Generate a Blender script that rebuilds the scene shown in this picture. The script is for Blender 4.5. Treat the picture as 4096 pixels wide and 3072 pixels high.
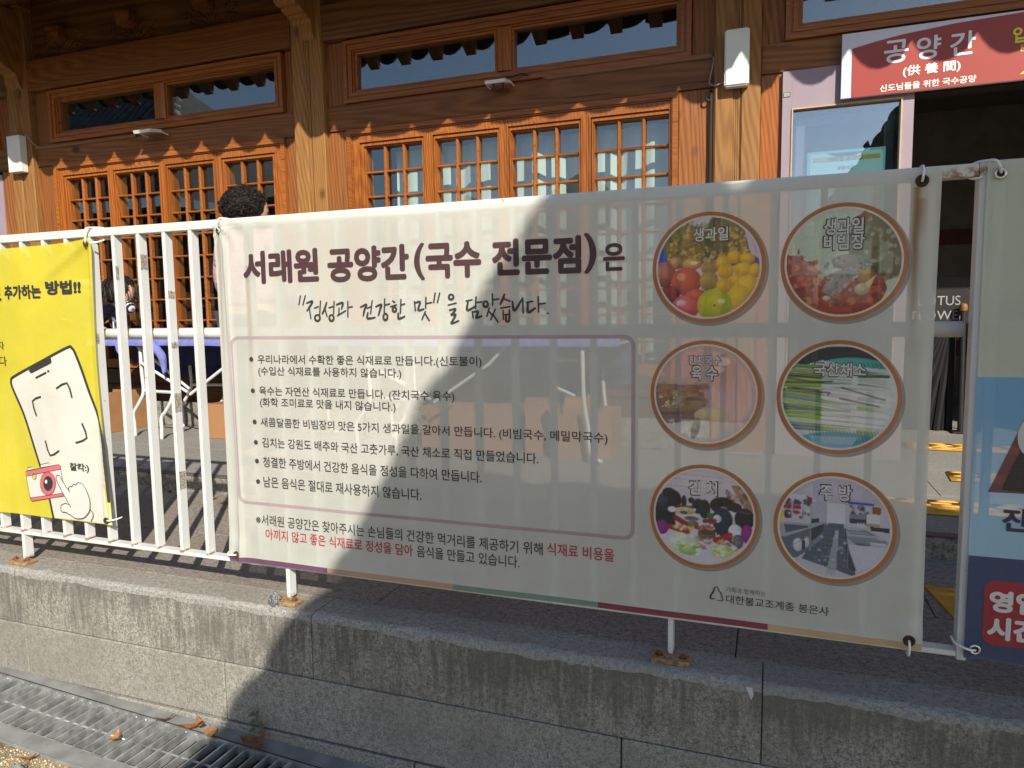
import bpy, bmesh, math, random
import numpy as np
from mathutils import Vector, Matrix, noise
R = math.radians
random.seed(7)
scene = bpy.context.scene
for o in list(bpy.data.objects): bpy.data.objects.remove(o)
COL = scene.collection

# ---------------------------------------------------------------- camera
def look(rx, roll, rz):
    cz, sz, cx, sx = math.cos(rz), math.sin(rz), math.cos(rx), math.sin(rx)
    f = Vector((-sz*cx, cz*cx, sx)); r0 = Vector((cz, sz, 0)); u0 = r0.cross(f)
    cr, sr = math.cos(roll), math.sin(roll)
    return cr*r0 + sr*u0, -sr*r0 + cr*u0, f
cam = bpy.data.cameras.new('camera'); co = bpy.data.objects.new('camera', cam); COL.objects.link(co)
rt, up, fw = look(-.0970, -.0140, .3500)
m = Matrix((rt, up, -fw)).transposed().to_4x4(); m.translation = (.626, -1.843, .913)
co.matrix_world = m
cam.sensor_width = 36; cam.lens = 36*2840/4096; cam.clip_start = .05; cam.clip_end = 900
scene.camera = co

# ---------------------------------------------------------------- light
SUN = Vector((.86, -1.21, 1.0)).normalized()
w = bpy.data.worlds.new('World'); scene.world = w; w.use_nodes = True
nt = w.node_tree; bg = nt.nodes['Background']; sky = nt.nodes.new('ShaderNodeTexSky')
sky.sky_type = 'NISHITA'; sky.sun_disc = False
sky.sun_elevation = math.asin(SUN.z); sky.sun_rotation = math.atan2(SUN.x, SUN.y)
sky.air_density = 1.0; sky.dust_density = .6; sky.ozone_density = 1.0
nt.links.new(sky.outputs[0], bg.inputs[0]); bg.inputs[1].default_value = .105
sl = bpy.data.lights.new('sun', 'SUN'); so = bpy.data.objects.new('sun', sl); COL.objects.link(so)
sl.energy = 4.8; sl.angle = R(.53); sl.color = (1, .92, .78)
so.rotation_euler = (-SUN).to_track_quat('-Z', 'Y').to_euler(); so.location = (6, -8, 9)
scene.view_settings.view_transform = 'Standard'; scene.view_settings.look = 'None'
scene.view_settings.exposure = .50; scene.view_settings.gamma = 1
cy = scene.cycles
cy.max_bounces = 8; cy.diffuse_bounces = 4; cy.glossy_bounces = 4; cy.transmission_bounces = 6; cy.transparent_max_bounces = 24
cy.sample_clamp_indirect = 6; cy.use_denoising = True; cy.caustics_reflective = False; cy.caustics_refractive = False

# ---------------------------------------------------------------- objects
def tag(o, label=None, cat=None, group=None, kind=None):
    if label: o['label'] = label
    if cat: o['category'] = cat
    if group: o['group'] = group
    if kind: o['kind'] = kind
    return o
def thing(name, label, cat, loc=(0, 0, 0), group=None):
    o = bpy.data.objects.new(name, None); COL.objects.link(o); o.location = loc
    o.empty_display_size = .1
    return tag(o, label, cat, group)
class MB:
    """collects geometry (world metres); build() links it as one mesh object"""
    def __init__(s): s.v = []; s.f = []; s.m = []
    def add(s, vs, fs, mi=0):
        n = len(s.v); s.v += [tuple(p) for p in vs]
        for f in fs: s.f.append(tuple(i+n for i in f)); s.m.append(mi)
        return s
    def box(s, x0, x1, y0, y1, z0, z1, mi=0):
        v = [(x, y, z) for x in (x0, x1) for y in (y0, y1) for z in (z0, z1)]
        return s.add(v, [(0,1,3,2),(4,6,7,5),(0,4,5,1),(2,3,7,6),(0,2,6,4),(1,5,7,3)], mi)
    def bbox(s, x0, x1, y0, y1, z0, z1, b=.004, mi=0, seg=1):
        bm = bmesh.new(); bmesh.ops.create_cube(bm, size=1)
        for v in bm.verts: v.co = Vector((x0+(v.co.x+.5)*(x1-x0), y0+(v.co.y+.5)*(y1-y0), z0+(v.co.z+.5)*(z1-z0)))
        bmesh.ops.bevel(bm, geom=bm.edges[:], offset=b, segments=seg, affect='EDGES', profile=.5)
        return s.bm(bm, mi)
    def bm(s, bm, mi=0):
        bm.verts.index_update(); s.add([v.co.copy() for v in bm.verts], [[v.index for v in f.verts] for f in bm.faces], mi); bm.free(); return s
    def prism(s, poly, lo, hi, ax='y', mi=0):
        """poly in the other two axes, extruded along ax"""
        n = len(poly)
        def P(a, b, c): return {'y': (a, c, b), 'x': (c, a, b), 'z': (a, b, c)}[ax]
        v = [P(a, b, lo) for a, b in poly] + [P(a, b, hi) for a, b in poly]
        fs = [tuple(range(n)), tuple(range(2*n-1, n-1, -1))] + [(i, i+n, (i+1) % n+n, (i+1) % n) for i in range(n)]
        return s.add(v, fs, mi)
    def tube(s, pts, r, n=8, mi=0, cap=True, closed=False):
        pts = [Vector(p) for p in pts]; rs = r if isinstance(r, (list, tuple)) else [r]*len(pts)
        N = len(pts); vs = []; ref = None
        for i, p in enumerate(pts):
            if closed: d = pts[(i+1) % N]-pts[i-1]
            else: d = pts[min(i+1, N-1)]-pts[max(i-1, 0)]
            d = d.normalized() if d.length > 1e-9 else Vector((0, 0, 1))
            if ref is None: ref = Vector((0, 0, 1)) if abs(d.z) < .9 else Vector((1, 0, 0))
            a = d.cross(ref).normalized(); ref = a.cross(d).normalized()
            for k in range(n):
                t = 2*math.pi*k/n; vs.append(p+a*math.cos(t)*rs[i]+ref*math.sin(t)*rs[i])
        fs = []
        for i in range(N if closed else N-1):
            j = (i+1) % N
            for k in range(n): fs.append((i*n+k, i*n+(k+1) % n, j*n+(k+1) % n, j*n+k))
        if cap and not closed: fs += [tuple(range(n-1, -1, -1)), tuple(range((N-1)*n, N*n))]
        return s.add(vs, fs, mi)
    def ico(s, c, r, sub=2, sc=(1, 1, 1), rough=0, seed=0, mi=0, fr=2.0):
        bm = bmesh.new(); bmesh.ops.create_icosphere(bm, subdivisions=sub, radius=1)
        for v in bm.verts:
            q = v.co.copy(); k = 1+rough*noise.noise(q*fr+Vector((seed*3.1, seed*1.7, seed)))
            v.co = Vector((c[0]+q.x*r*sc[0]*k, c[1]+q.y*r*sc[1]*k, c[2]+q.z*r*sc[2]*k))
        return s.bm(bm, mi)
    def frame(s, x0, x1, z0, z1, w, yf, yb, mi=0):
        """mitred picture frame with outer rectangle x0..x1, z0..z1"""
        a = [(x0, z0), (x1, z0), (x1, z1), (x0, z1)]; b = [(x0+w, z0+w), (x1-w, z0+w), (x1-w, z1-w), (x0+w, z1-w)]
        for i in range(4):
            j = (i+1) % 4; s.prism([a[i], a[j], b[j], b[i]], yf, yb, 'y', mi)
        return s
    def build(s, name, mats, parent=None, smooth=False):
        me = bpy.data.meshes.new(name); me.from_pydata(s.v, [], s.f)
        mats = mats if isinstance(mats, (list, tuple)) else [mats]
        for m in mats: me.materials.append(m)
        if len(mats) > 1: me.polygons.foreach_set('material_index', s.m)
        if smooth: me.polygons.foreach_set('use_smooth', [True]*len(me.polygons))
        bm = bmesh.new(); bm.from_mesh(me); bmesh.ops.recalc_face_normals(bm, faces=bm.faces); bm.to_mesh(me); bm.free()
        me.update(); o = bpy.data.objects.new(name, me); COL.objects.link(o)
        if parent:
            o.parent = parent; o.matrix_parent_inverse = Matrix.Identity(4)
            p = parent; off = Vector((0, 0, 0))
            while p: off += p.location; p = p.parent
            o.location = -off if off.length else (0, 0, 0)
        return o
def copy_tree(o, loc, parent=None):
    c = o.copy(); COL.objects.link(c); c.parent = parent
    if parent is None: c.location = loc
    for ch in list(o.children): copy_tree(ch, None, c)
    return c

# ---------------------------------------------------------------- materials
def lin(h):
    h = h.lstrip('#'); r = []
    for i in (0, 2, 4):
        c = int(h[i:i+2], 16)/255; r.append(c/12.92 if c <= .04045 else ((c+.055)/1.055)**2.4)
    return tuple(r)
class NT:
    def __init__(s, name):
        s.m = bpy.data.materials.new(name); s.m.use_nodes = True; s.t = s.m.node_tree; s.t.nodes.clear()
        s.out = s.t.nodes.new('ShaderNodeOutputMaterial'); s.pos = s.n('NewGeometry').outputs['Position']
    def n(s, typ, props=None, **inp):
        nd = s.t.nodes.new('ShaderNode'+typ)
        for k, v in (props or {}).items(): setattr(nd, k, v)
        for k, v in inp.items():
            k = int(k[1:]) if k[0] == '_' and k[1:].isdigit() else k.replace('_', ' ')
            s.set(nd.inputs[k], v)
        return nd
    def set(s, sock, v):
        if hasattr(v, 'is_output') or isinstance(v, bpy.types.NodeSocket): s.t.links.new(v, sock)
        else:
            if sock.type == 'RGBA' and len(v) == 3: v = (*v, 1)
            sock.default_value = v
    def map(s, scale, vec=None, loc=(0, 0, 0), rot=(0, 0, 0)):
        return s.n('Mapping', Vector=vec or s.pos, Scale=scale, Location=loc, Rotation=rot).outputs[0]
    def noise(s, scale, detail=3, vec=None, dist=0, rough=.5):
        return s.n('TexNoise', Vector=vec or s.pos, Scale=scale, Detail=detail, Distortion=dist, Roughness=rough).outputs['Fac']
    def ramp(s, fac, stops, interp='LINEAR'):
        nd = s.n('ValToRGB', Fac=fac); cr = nd.color_ramp; cr.interpolation = interp
        while len(cr.elements) < len(stops): cr.elements.new(.5)
        for e, (p, c) in zip(cr.elements, stops): e.position = p; e.color = (*c, 1) if len(c) == 3 else c
        return nd.outputs[0]
    def mix(s, fac, a, b, mode='MIX'):
        nd = s.n('Mix', {'data_type': 'RGBA', 'blend_type': mode})
        s.set(nd.inputs[0], fac); s.set(nd.inputs[6], a); s.set(nd.inputs[7], b); return nd.outputs[2]
    def math(s, op, a, b=0.0, c=None):
        nd = s.n('Math', {'operation': op}); s.set(nd.inputs[0], a); s.set(nd.inputs[1], b)
        if c is not None: s.set(nd.inputs[2], c)
        return nd.outputs[0]
    def step(s, v, a, b): # smooth 0..1 between a and b
        nd = s.n('MapRange', {'interpolation_type': 'SMOOTHSTEP'}, Value=v); nd.inputs[1].default_value = a; nd.inputs[2].default_value = b
        return nd.outputs[0]
    def xyz(s): return s.n('SeparateXYZ', Vector=s.pos).outputs
    def bsdf(s, col, rough=.6, bump=None, bstr=.3, bdist=.002, metal=0, spec=.4, **kw):
        p = s.n('BsdfPrincipled', Base_Color=col, Roughness=rough, Metallic=metal)
        p.inputs['Specular IOR Level'].default_value = spec
        for k, v in kw.items(): s.set(p.inputs[k.replace('_', ' ')], v)
        if bump is not None: s.set(p.inputs['Normal'], s.n('Bump', Height=bump, Strength=bstr, Distance=bdist).outputs[0])
        return p.outputs[0]
    def done(s, sh): s.t.links.new(sh, s.out.inputs[0]); return s.m

def wood(name, dark, light, axis='z', rough=.55, k=1.0, knots=True, g=.66):
    dark = tuple(x*g for x in dark); light = tuple(x*g for x in light)
    t = NT(name); i = 'xyz'.index(axis)
    sc = [1, 1, 1]; sc[i] = .10
    v = t.map(tuple(sc))
    wob = t.n('TexNoise', Vector=v, Scale=2.2, Detail=2).outputs['Color']
    vv = t.n('VectorMath', {'operation': 'ADD'}); t.set(vv.inputs[0], v)
    ws = t.n('VectorMath', {'operation': 'SCALE'}); t.set(ws.inputs[0], wob); ws.inputs['Scale'].default_value = .42
    t.set(vv.inputs[1], ws.outputs[0])
    ring = t.n('TexWave', {'wave_type': 'BANDS', 'bands_direction': 'DIAGONAL', 'wave_profile': 'SIN'}, Vector=vv.outputs[0], Scale=17*k, Distortion=3.2, Detail=3, Detail_Scale=1.6).outputs['Fac']
    s2 = [70, 70, 70]; s2[i] = 2.2
    fine = t.noise(1, 3, t.map(tuple(s2)))
    f = t.math('ADD', t.math('MULTIPLY', ring, .42), t.math('MULTIPLY', fine, .58))
    big = t.noise(1.3, 4, rough=.6)
    c = t.ramp(f, [(.20, dark), (.50, tuple(.45*a+.55*b for a, b in zip(dark, light))), (.78, light)])
    c = t.mix(t.math('MULTIPLY', t.step(big, .35, .7), .35), c, tuple(x*.62 for x in light))
    if knots:
        s3 = [3.2, 3.2, 3.2]; s3[i] = 2.0
        vo = t.n('TexVoronoi', {'feature': 'F1'}, Vector=t.map(tuple(s3)), Scale=1.0, Randomness=1.0).outputs['Distance']
        c = t.mix(t.math('MULTIPLY', t.math('SUBTRACT', 1, t.step(vo, .045, .13)), .8), c, tuple(x*.28 for x in dark))
    rnd = t.n('ObjectInfo').outputs['Random']        # every timber a little lighter, darker or greyer than the next
    c = t.mix(t.math('MULTIPLY', rnd, .30), c, tuple(x*.55 for x in dark))
    c = t.mix(t.math('MULTIPLY', t.step(t.noise(2.1, 5, rough=.7), .52, .72), .30), c, tuple(.5*x+.06 for x in dark))
    s4 = [38, 38, 38]; s4[i] = .9                     # drying checks along the grain
    ck = t.noise(1, 2, t.map(tuple(s4)))
    c = t.mix(t.math('MULTIPLY', t.step(ck, .70, .73), .7), c, tuple(x*.22 for x in dark))
    return t.done(t.bsdf(c, rough, f, .35, .0015, spec=.35))
def granite(name, dark, mid, light, stain=None, streak=0.0, rough=.85, sc=1.0, bstr=.5, gain=.76):
    t = NT(name)
    n1 = t.noise(210*sc, 2, rough=.7); n2 = t.noise(90*sc, 2)
    f = t.math('ADD', t.math('MULTIPLY', n1, .65), t.math('MULTIPLY', n2, .35))
    c = t.ramp(f, [(.36, dark), (.48, mid), (.62, light)])
    big = t.noise(2.3, 4, rough=.6)
    c = t.mix(t.math('MULTIPLY', t.step(big, .38, .68), .45), c, stain or tuple(x*.6 for x in mid))
    if streak:
        sv = t.noise(1, 4, t.map((55, 55, 5)), rough=.7); blot = t.noise(4.5, 4, rough=.6)
        z = t.xyz()[2]; topz = t.step(z, -.20, -.02)
        msk = t.math('MULTIPLY', t.step(t.math('ADD', sv, t.math('ADD', t.math('MULTIPLY', blot, .75), t.math('MULTIPLY', topz, .14))), .80, 1.12), streak)
        c = t.mix(msk, c, tuple(x*.42 for x in mid))
    rnd = t.n('ObjectInfo').outputs['Random']
    c = t.mix(t.math('MULTIPLY', rnd, .28), c, tuple(x*.55 for x in mid))
    c = t.mix(1.0, c, (gain, gain, gain), 'MULTIPLY')
    bp = t.math('ADD', f, t.math('MULTIPLY', t.noise(40, 3), .5))
    return t.done(t.bsdf(c, rough, bp, bstr, .0025, spec=.25))
def flat(name, col, rough=.6, var=.15, sc=8, metal=0, bump=0, spec=.4):
    t = NT(name); n_ = t.noise(sc, 4)
    c = t.mix(t.step(n_, .3, .7), tuple(x*(1-var) for x in col), tuple(min(1, x*(1+var*.6)) for x in col))
    return t.done(t.bsdf(c, rough, t.noise(sc*12, 2) if bump else None, bump or .1, .001, metal, spec))
def painted(name, rusty=1.0):
    """chalky white enamel on steel with rust at the welds and chips"""
    t = NT(name); x, y, z = t.xyz()
    n_ = t.noise(9, 4); ch = t.noise(55, 4, rough=.65); sp = t.noise(210, 2)
    c = t.mix(n_, (.56, .575, .58), (.65, .66, .655))
    c = t.mix(t.math('MULTIPLY', t.step(t.noise(30, 3, t.map((1, 1, .15))), .55, .8), .3), c, (.42, .40, .34))
    wz = t.math('SUBTRACT', 1, t.step(t.math('ABSOLUTE', t.math('SUBTRACT', z, .121)), .001, .009))
    bx_ = t.math('FRACT', t.math('ADD', t.math('DIVIDE', t.math('SUBTRACT', x, -2.031-.0065), .111), 40.5))
    wz = t.math('MULTIPLY', wz, t.math('SUBTRACT', 1, t.step(t.math('ABSOLUTE', t.math('SUBTRACT', bx_, .5)), .06, .12)))
    fz = t.math('SUBTRACT', 1, t.step(z, .012, .028))
    tz = t.math('MULTIPLY', t.math('SUBTRACT', 1, t.step(t.math('ABSOLUTE', t.math('SUBTRACT', z, 1.207)), .004, .02)), t.step(x, .9, 1.03))
    rz = t.math('MAXIMUM', t.math('MAXIMUM', wz, fz), tz)
    rm = t.math('MULTIPLY', rz, t.step(ch, .42, .56))
    rm = t.math('MAXIMUM', rm, t.math('MULTIPLY', t.step(t.math('ADD', ch, t.math('MULTIPLY', sp, .15)), .76, .8), .8))
    rust = t.mix(sp, (.17, .075, .025), (.40, .24, .10))
    c = t.mix(t.math('MULTIPLY', rm, rusty), c, rust)
    return t.done(t.bsdf(c, .42, t.math('ADD', n_, rm), .15, .001, spec=.4))
def mesh_cloth(name, col, hole=.22, vary=.05, col_hi=None, stains=None, zfade=None, trans=.22):
    """printed PVC mesh: open weave that lets part of the light and view through"""
    t = NT(name); x, y, z = t.xyz()
    wv = t.math('MULTIPLY', t.math('SINE', t.math('MULTIPLY', x, 2*math.pi/.0030)), t.math('SINE', t.math('MULTIPLY', z, 2*math.pi/.0030)))
    big = t.noise(5, 4, rough=.6); fib = t.noise(1, 3, t.map((300, 300, 14))); fib2 = t.noise(1, 3, t.map((14, 300, 300)))
    if isinstance(col, tuple): c = t.mix(t.step(big, .3, .7), tuple(v*(1-vary) for v in col), tuple(min(.95, v*(1+vary)) for v in col))
    else: c = t.n('VertexColor', {'layer_name': 'Col'}).outputs[0]
    if zfade: c = t.mix(t.step(z, zfade[0], zfade[1]), zfade[2], c)
    c = t.mix(t.math('MULTIPLY', t.math('ADD', fib, fib2), .10), c, (.35, .35, .33))
    for s_ in (stains or []):   # rust runs below the eyelets: (x, z_top, length, width)
        dx = t.math('SUBTRACT', 1, t.step(t.math('ABSOLUTE', t.math('SUBTRACT', t.math('ADD', x, t.math('MULTIPLY', t.noise(14, 2), .006)), s_[0])), 0, s_[3]))
        dz = t.math('MULTIPLY', t.step(z, s_[1]-s_[2], s_[1]-s_[2]*.25), t.math('SUBTRACT', 1, t.step(z, s_[1]-.004, s_[1])))
        c = t.mix(t.math('MULTIPLY', t.math('MULTIPLY', dx, dz), s_[4]), c, (.34, .17, .045))
    dif = t.n('BsdfDiffuse', Color=c).outputs[0]; trn = t.n('BsdfTranslucent', Color=c).outputs[0]
    gl = t.n('BsdfGlossy', Color=(1, 1, 1), Roughness=.45).outputs[0]
    a = t.n('MixShader'); t.set(a.inputs[0], trans); t.set(a.inputs[1], dif); t.set(a.inputs[2], trn)
    b = t.n('MixShader'); t.set(b.inputs[0], .025); t.set(b.inputs[1], a.outputs[0]); t.set(b.inputs[2], gl)
    h = t.math('ADD', hole, t.math('MULTIPLY', wv, hole*.55))
    d = t.n('MixShader'); t.set(d.inputs[0], h); t.set(d.inputs[1], b.outputs[0]); t.set(d.inputs[2], t.n('BsdfTransparent').outputs[0])
    return t.done(d.outputs[0])
_pm = {}
def ink(h, hole=.05):
    k = (h, hole)
    if k not in _pm: _pm[k] = mesh_cloth('ink_'+str(len(_pm)), lin(h), hole, .06)
    return _pm[k]
def glass(name, base=.10, tint=(.9, .95, .93)):
    t = NT(name); gn = t.n('NewGeometry')
    dt = t.n('VectorMath', {'operation': 'DOT_PRODUCT'}); t.set(dt.inputs[0], gn.outputs['Normal']); t.set(dt.inputs[1], gn.outputs['Incoming'])
    fr = t.math('ADD', .04, t.math('MULTIPLY', .96, t.math('POWER', t.math('SUBTRACT', 1, t.math('ABSOLUTE', dt.outputs['Value'])), 5)))
    wav = t.n('Bump', Height=t.noise(3.5, 1), Strength=.05, Distance=.01).outputs[0]
    g = t.n('BsdfGlossy', Color=(.95, .97, 1), Roughness=.004, Normal=wav).outputs[0]
    tr = t.n('BsdfTransparent', Color=tint).outputs[0]
    f = t.math('MINIMUM', t.math('ADD', base, t.math('MULTIPLY', fr, 1.7)), 1.0)
    a = t.n('MixShader'); t.set(a.inputs[0], f); t.set(a.inputs[1], tr); t.set(a.inputs[2], g)
    return t.done(a.outputs[0])

W_V = wood('timber_vertical', (.27, .085, .020), (.52, .20, .055), 'z')
W_H = wood('timber_horizontal', (.23, .072, .017), (.44, .17, .047), 'x')
W_FR = wood('joinery_vertical', (.36, .105, .020), (.62, .205, .040), 'z', .42, 1.5, False)
W_FRH = wood('joinery_horizontal', (.36, .105, .020), (.62, .205, .040), 'x', .42, 1.5, False)
W_CO = wood('column_pine', (.33, .145, .040), (.58, .285, .088), 'z', .6, 1.1)
W_B = wood('eave_shade_board', (.12, .046, .013), (.32, .145, .046), 'x', .6, .6)  # tone lowered to paint in the shade under the eaves
W_Y = wood('rafter_wood', (.22, .09, .03), (.42, .21, .08), 'y', .6, 1)
W_D = wood('dark_board', (.10, .035, .012), (.24, .095, .03), 'x', .6, 1, False)
GR_K = granite('kerb_granite', (.13, .123, .110), (.335, .318, .285), (.56, .54, .49), (.24, .225, .185), .75)
GR_C = granite('kerb_chipped_edge', (.22, .215, .205), (.44, .43, .405), (.62, .61, .58), (.40, .385, .35), 0, bstr=.9, gain=.64)
GR_B = granite('base_granite', (.15, .143, .130), (.355, .338, .30), (.58, .56, .51), (.29, .272, .225), .15)
GR_T = granite('kerb_top_granite', (.20, .185, .160), (.37, .345, .295), (.51, .485, .43), (.27, .25, .21), 0, sc=.6, bstr=.8)
GR_P = granite('pavement_granite', (.13, .112, .098), (.335, .295, .255), (.48, .435, .385), (.25, .215, .18), 0, sc=.5, bstr=.9)
GR_TR = granite('terrace_granite', (.19, .18, .16), (.36, .345, .31), (.45, .435, .40), (.28, .265, .235), 0, sc=.8, bstr=.4)
GR_R = granite('rough_plinth', (.12, .115, .10), (.33, .315, .28), (.55, .53, .48), (.24, .23, .2), .1, sc=.45, bstr=1)
MORT = flat('mortar', (.07, .065, .058), .95, .3, 30)
CONC = flat('drain_concrete', (.205, .205, .20), .85, .22, 14, 0, .3)
WHITE = painted('white_enamel')
PLASTIC = flat('white_plastic', (.72, .72, .68), .38, .05, 4)
TIE = flat('nylon_tie', (.80, .80, .78), .35, .05, 20)
BLACK = flat('black_rubber', (.015, .015, .016), .5, .2, 20)
def rusty(name, a, b, c):
    t = NT(name); n_ = t.noise(70, 4, rough=.7)
    return t.done(t.bsdf(t.ramp(n_, [(.32, a), (.5, b), (.66, c)]), .85, n_, .6, .002))
RUST = rusty('rusted_plate', (.13, .065, .028), (.29, .175, .085), (.42, .29, .16))
RUSTD = rusty('rusted_bolt', (.05, .018, .01), (.13, .045, .02), (.22, .09, .04))
_t = NT('galvanised_steel'); _n = _t.noise(24, 4); _v = _t.n('TexVoronoi', Vector=_t.pos, Scale=45).outputs['Distance']
GALV = _t.done(_t.bsdf(_t.mix(_t.step(_n, .3, .7), (.27, .285, .285), (.50, .52, .52)), _t.math('ADD', .38, _t.math('MULTIPLY', _n, .25)), _v, .15, .001, metal=.55))
CARD = flat('cardboard', (.33, .17, .078), .85, .1, 6)
TREE_M = flat('foliage', (.035, .062, .02), .8, .6, 7)
BARK = flat('bark', (.13, .09, .06), .9, .4, 9, 0, .8)
TILE = flat('roof_tile', (.075, .078, .082), .6, .35, 5, 0, .3)
INK_K = '#26252a'

# traced print outlines (x, z on the banner planes)
HAND=[[(-0.7200,0.9791),(-0.7265,0.9532)],
[(-0.7024,0.9794),(-0.7122,0.9520)],
[(-0.6980,0.9572),(-0.6776,0.9624),(-0.6875,0.9463),(-0.6980,0.9343)],
[(-0.6901,0.9464),(-0.6856,0.9105)],
[(-0.6707,0.9415),(-0.6574,0.9458)],
[(-0.6487,0.9624),(-0.6535,0.9214)],
[(-0.6599,0.9214),(-0.6544,0.9177),(-0.6530,0.9111),(-0.6565,0.9052),(-0.6630,0.9032),(-0.6689,0.9063),(-0.6709,0.9128),(-0.6679,0.9190),(-0.6616,0.9215)],
[(-0.6273,0.9574),(-0.6354,0.9379),(-0.6440,0.9243)],
[(-0.6336,0.9379),(-0.6274,0.9165)],
[(-0.6191,0.9422),(-0.6065,0.9450)],
[(-0.6005,0.9600),(-0.6039,0.9238)],
[(-0.6098,0.9207),(-0.6050,0.9171),(-0.6038,0.9106),(-0.6069,0.9047),(-0.6126,0.9027),(-0.6177,0.9058),(-0.6194,0.9122),(-0.6167,0.9183),(-0.6112,0.9209)],
[(-0.5920,0.9508),(-0.5706,0.9555),(-0.5749,0.9384)],
[(-0.5837,0.9401),(-0.5856,0.9205)],
[(-0.5899,0.9185),(-0.5611,0.9322)],
[(-0.5523,0.9590),(-0.5541,0.9141)],
[(-0.5509,0.9420),(-0.5379,0.9438)],
[(-0.5092,0.9419),(-0.4893,0.9489),(-0.4968,0.9328),(-0.5009,0.9165)],
[(-0.4863,0.9385),(-0.4742,0.9428)],
[(-0.4695,0.9595),(-0.4757,0.9221)],
[(-0.4851,0.9252),(-0.4864,0.9089),(-0.4618,0.9109)],
[(-0.4572,0.9425),(-0.4394,0.9481),(-0.4433,0.9349),(-0.4497,0.9173)],
[(-0.4274,0.9639),(-0.4302,0.9244)],
[(-0.4260,0.9469),(-0.4115,0.9496)],
[(-0.4251,0.9218),(-0.4210,0.9181),(-0.4200,0.9113),(-0.4226,0.9052),(-0.4274,0.9032),(-0.4318,0.9064),(-0.4333,0.9130),(-0.4310,0.9194),(-0.4263,0.9220)],
[(-0.4013,0.9576),(-0.3948,0.9540)],
[(-0.4085,0.9417),(-0.3894,0.9463)],
[(-0.3952,0.9399),(-0.3915,0.9373),(-0.3905,0.9327),(-0.3928,0.9285),(-0.3971,0.9272),(-0.4010,0.9294),(-0.4024,0.9339),(-0.4005,0.9382),(-0.3963,0.9400)],
[(-0.3743,0.9614),(-0.3773,0.9222)],
[(-0.3735,0.9460),(-0.3629,0.9487)],
[(-0.3842,0.9223),(-0.3830,0.9071),(-0.3640,0.9127)],
[(-0.3319,0.9548),(-0.3294,0.9288)],
[(-0.3287,0.9510),(-0.3141,0.9530),(-0.3203,0.9307),(-0.3034,0.9327)],
[(-0.2954,0.9655),(-0.2969,0.9355)],
[(-0.2939,0.9486),(-0.2788,0.9509)],
[(-0.2984,0.9254),(-0.3091,0.9040)],
[(-0.2995,0.9206),(-0.2866,0.9003)],
[(-0.2663,0.9772),(-0.2718,0.9508)],
[(-0.2524,0.9768),(-0.2601,0.9506)],
[(-0.2165,0.9722),(-0.2122,0.9694),(-0.2110,0.9643),(-0.2136,0.9598),(-0.2185,0.9583),(-0.2230,0.9607),(-0.2247,0.9657),(-0.2225,0.9705),(-0.2177,0.9724)],
[(-0.2268,0.9429),(-0.2032,0.9481)],
[(-0.2225,0.9286),(-0.2052,0.9317),(-0.2142,0.9186),(-0.2187,0.9158),(-0.2056,0.9156),(-0.2121,0.9029),(-0.2187,0.8911),(-0.1966,0.8985)],
[(-0.1722,0.9531),(-0.1552,0.9561)],
[(-0.1670,0.9513),(-0.1697,0.9278),(-0.1434,0.9386)],
[(-0.1426,0.9637),(-0.1448,0.9316)],
[(-0.1414,0.9486),(-0.1264,0.9500)],
[(-0.1544,0.9234),(-0.1526,0.9065)],
[(-0.1498,0.9230),(-0.1376,0.9231),(-0.1434,0.9064),(-0.1272,0.9110)],
[(-0.1132,0.9513),(-0.1091,0.9482),(-0.1079,0.9426),(-0.1104,0.9376),(-0.1151,0.9359),(-0.1195,0.9386),(-0.1211,0.9440),(-0.1190,0.9493),(-0.1144,0.9514)],
[(-0.0944,0.9710),(-0.0935,0.9405)],
[(-0.0923,0.9549),(-0.0753,0.9568)],
[(-0.1041,0.9324),(-0.1112,0.9102)],
[(-0.1049,0.9240),(-0.0970,0.9142)],
[(-0.0862,0.9293),(-0.1002,0.9003)],
[(-0.0936,0.9169),(-0.0793,0.8946)],
[(-0.0588,0.9688),(-0.0634,0.9565),(-0.0711,0.9429)],
[(-0.0613,0.9570),(-0.0428,0.9506)],
[(-0.0698,0.9318),(-0.0431,0.9355)],
[(-0.0630,0.9248),(-0.0622,0.9013)],
[(-0.0447,0.9259),(-0.0457,0.8984),(-0.0546,0.8971),(-0.0544,0.9109)],
[(-0.0603,0.9137),(-0.0478,0.9144)],
[(-0.0355,0.9491),(-0.0300,0.9243),(-0.0077,0.9548)],
[(-0.0056,0.9580),(-0.0050,0.9171)],
[(0.0052,0.9456),(0.0226,0.9488)],
[(0.0087,0.9436),(0.0098,0.9196),(0.0295,0.9302)],
[(0.0384,0.9604),(0.0389,0.9198)],
[(0.0408,0.9409),(0.0582,0.9427)],
[(0.0639,0.9162),(0.0662,0.9151)]]
PHONE=[(-1.8473,0.1933),(-1.8707,0.3073),(-1.8988,0.3776),(-1.9294,0.4623),(-1.9652,0.5727),(-2.0006,0.6519),(-2.0120,0.6802),(-2.0109,0.6963),(-1.9936,0.7120),(-1.8481,0.7674),(-1.7087,0.8195),(-1.6863,0.8190),(-1.6711,0.8006),(-1.6458,0.7423),(-1.6200,0.6667),(-1.5880,0.5806),(-1.5697,0.5049),(-1.5518,0.4236),(-1.5361,0.3421),(-1.5327,0.2761)]
NOTCH=[(-1.9108,0.7342),(-1.9000,0.7248),(-1.8713,0.7348),(-1.7944,0.7624),(-1.7877,0.7680),(-1.7908,0.7818),(-1.7995,0.7872),(-1.9012,0.7489)]
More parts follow.
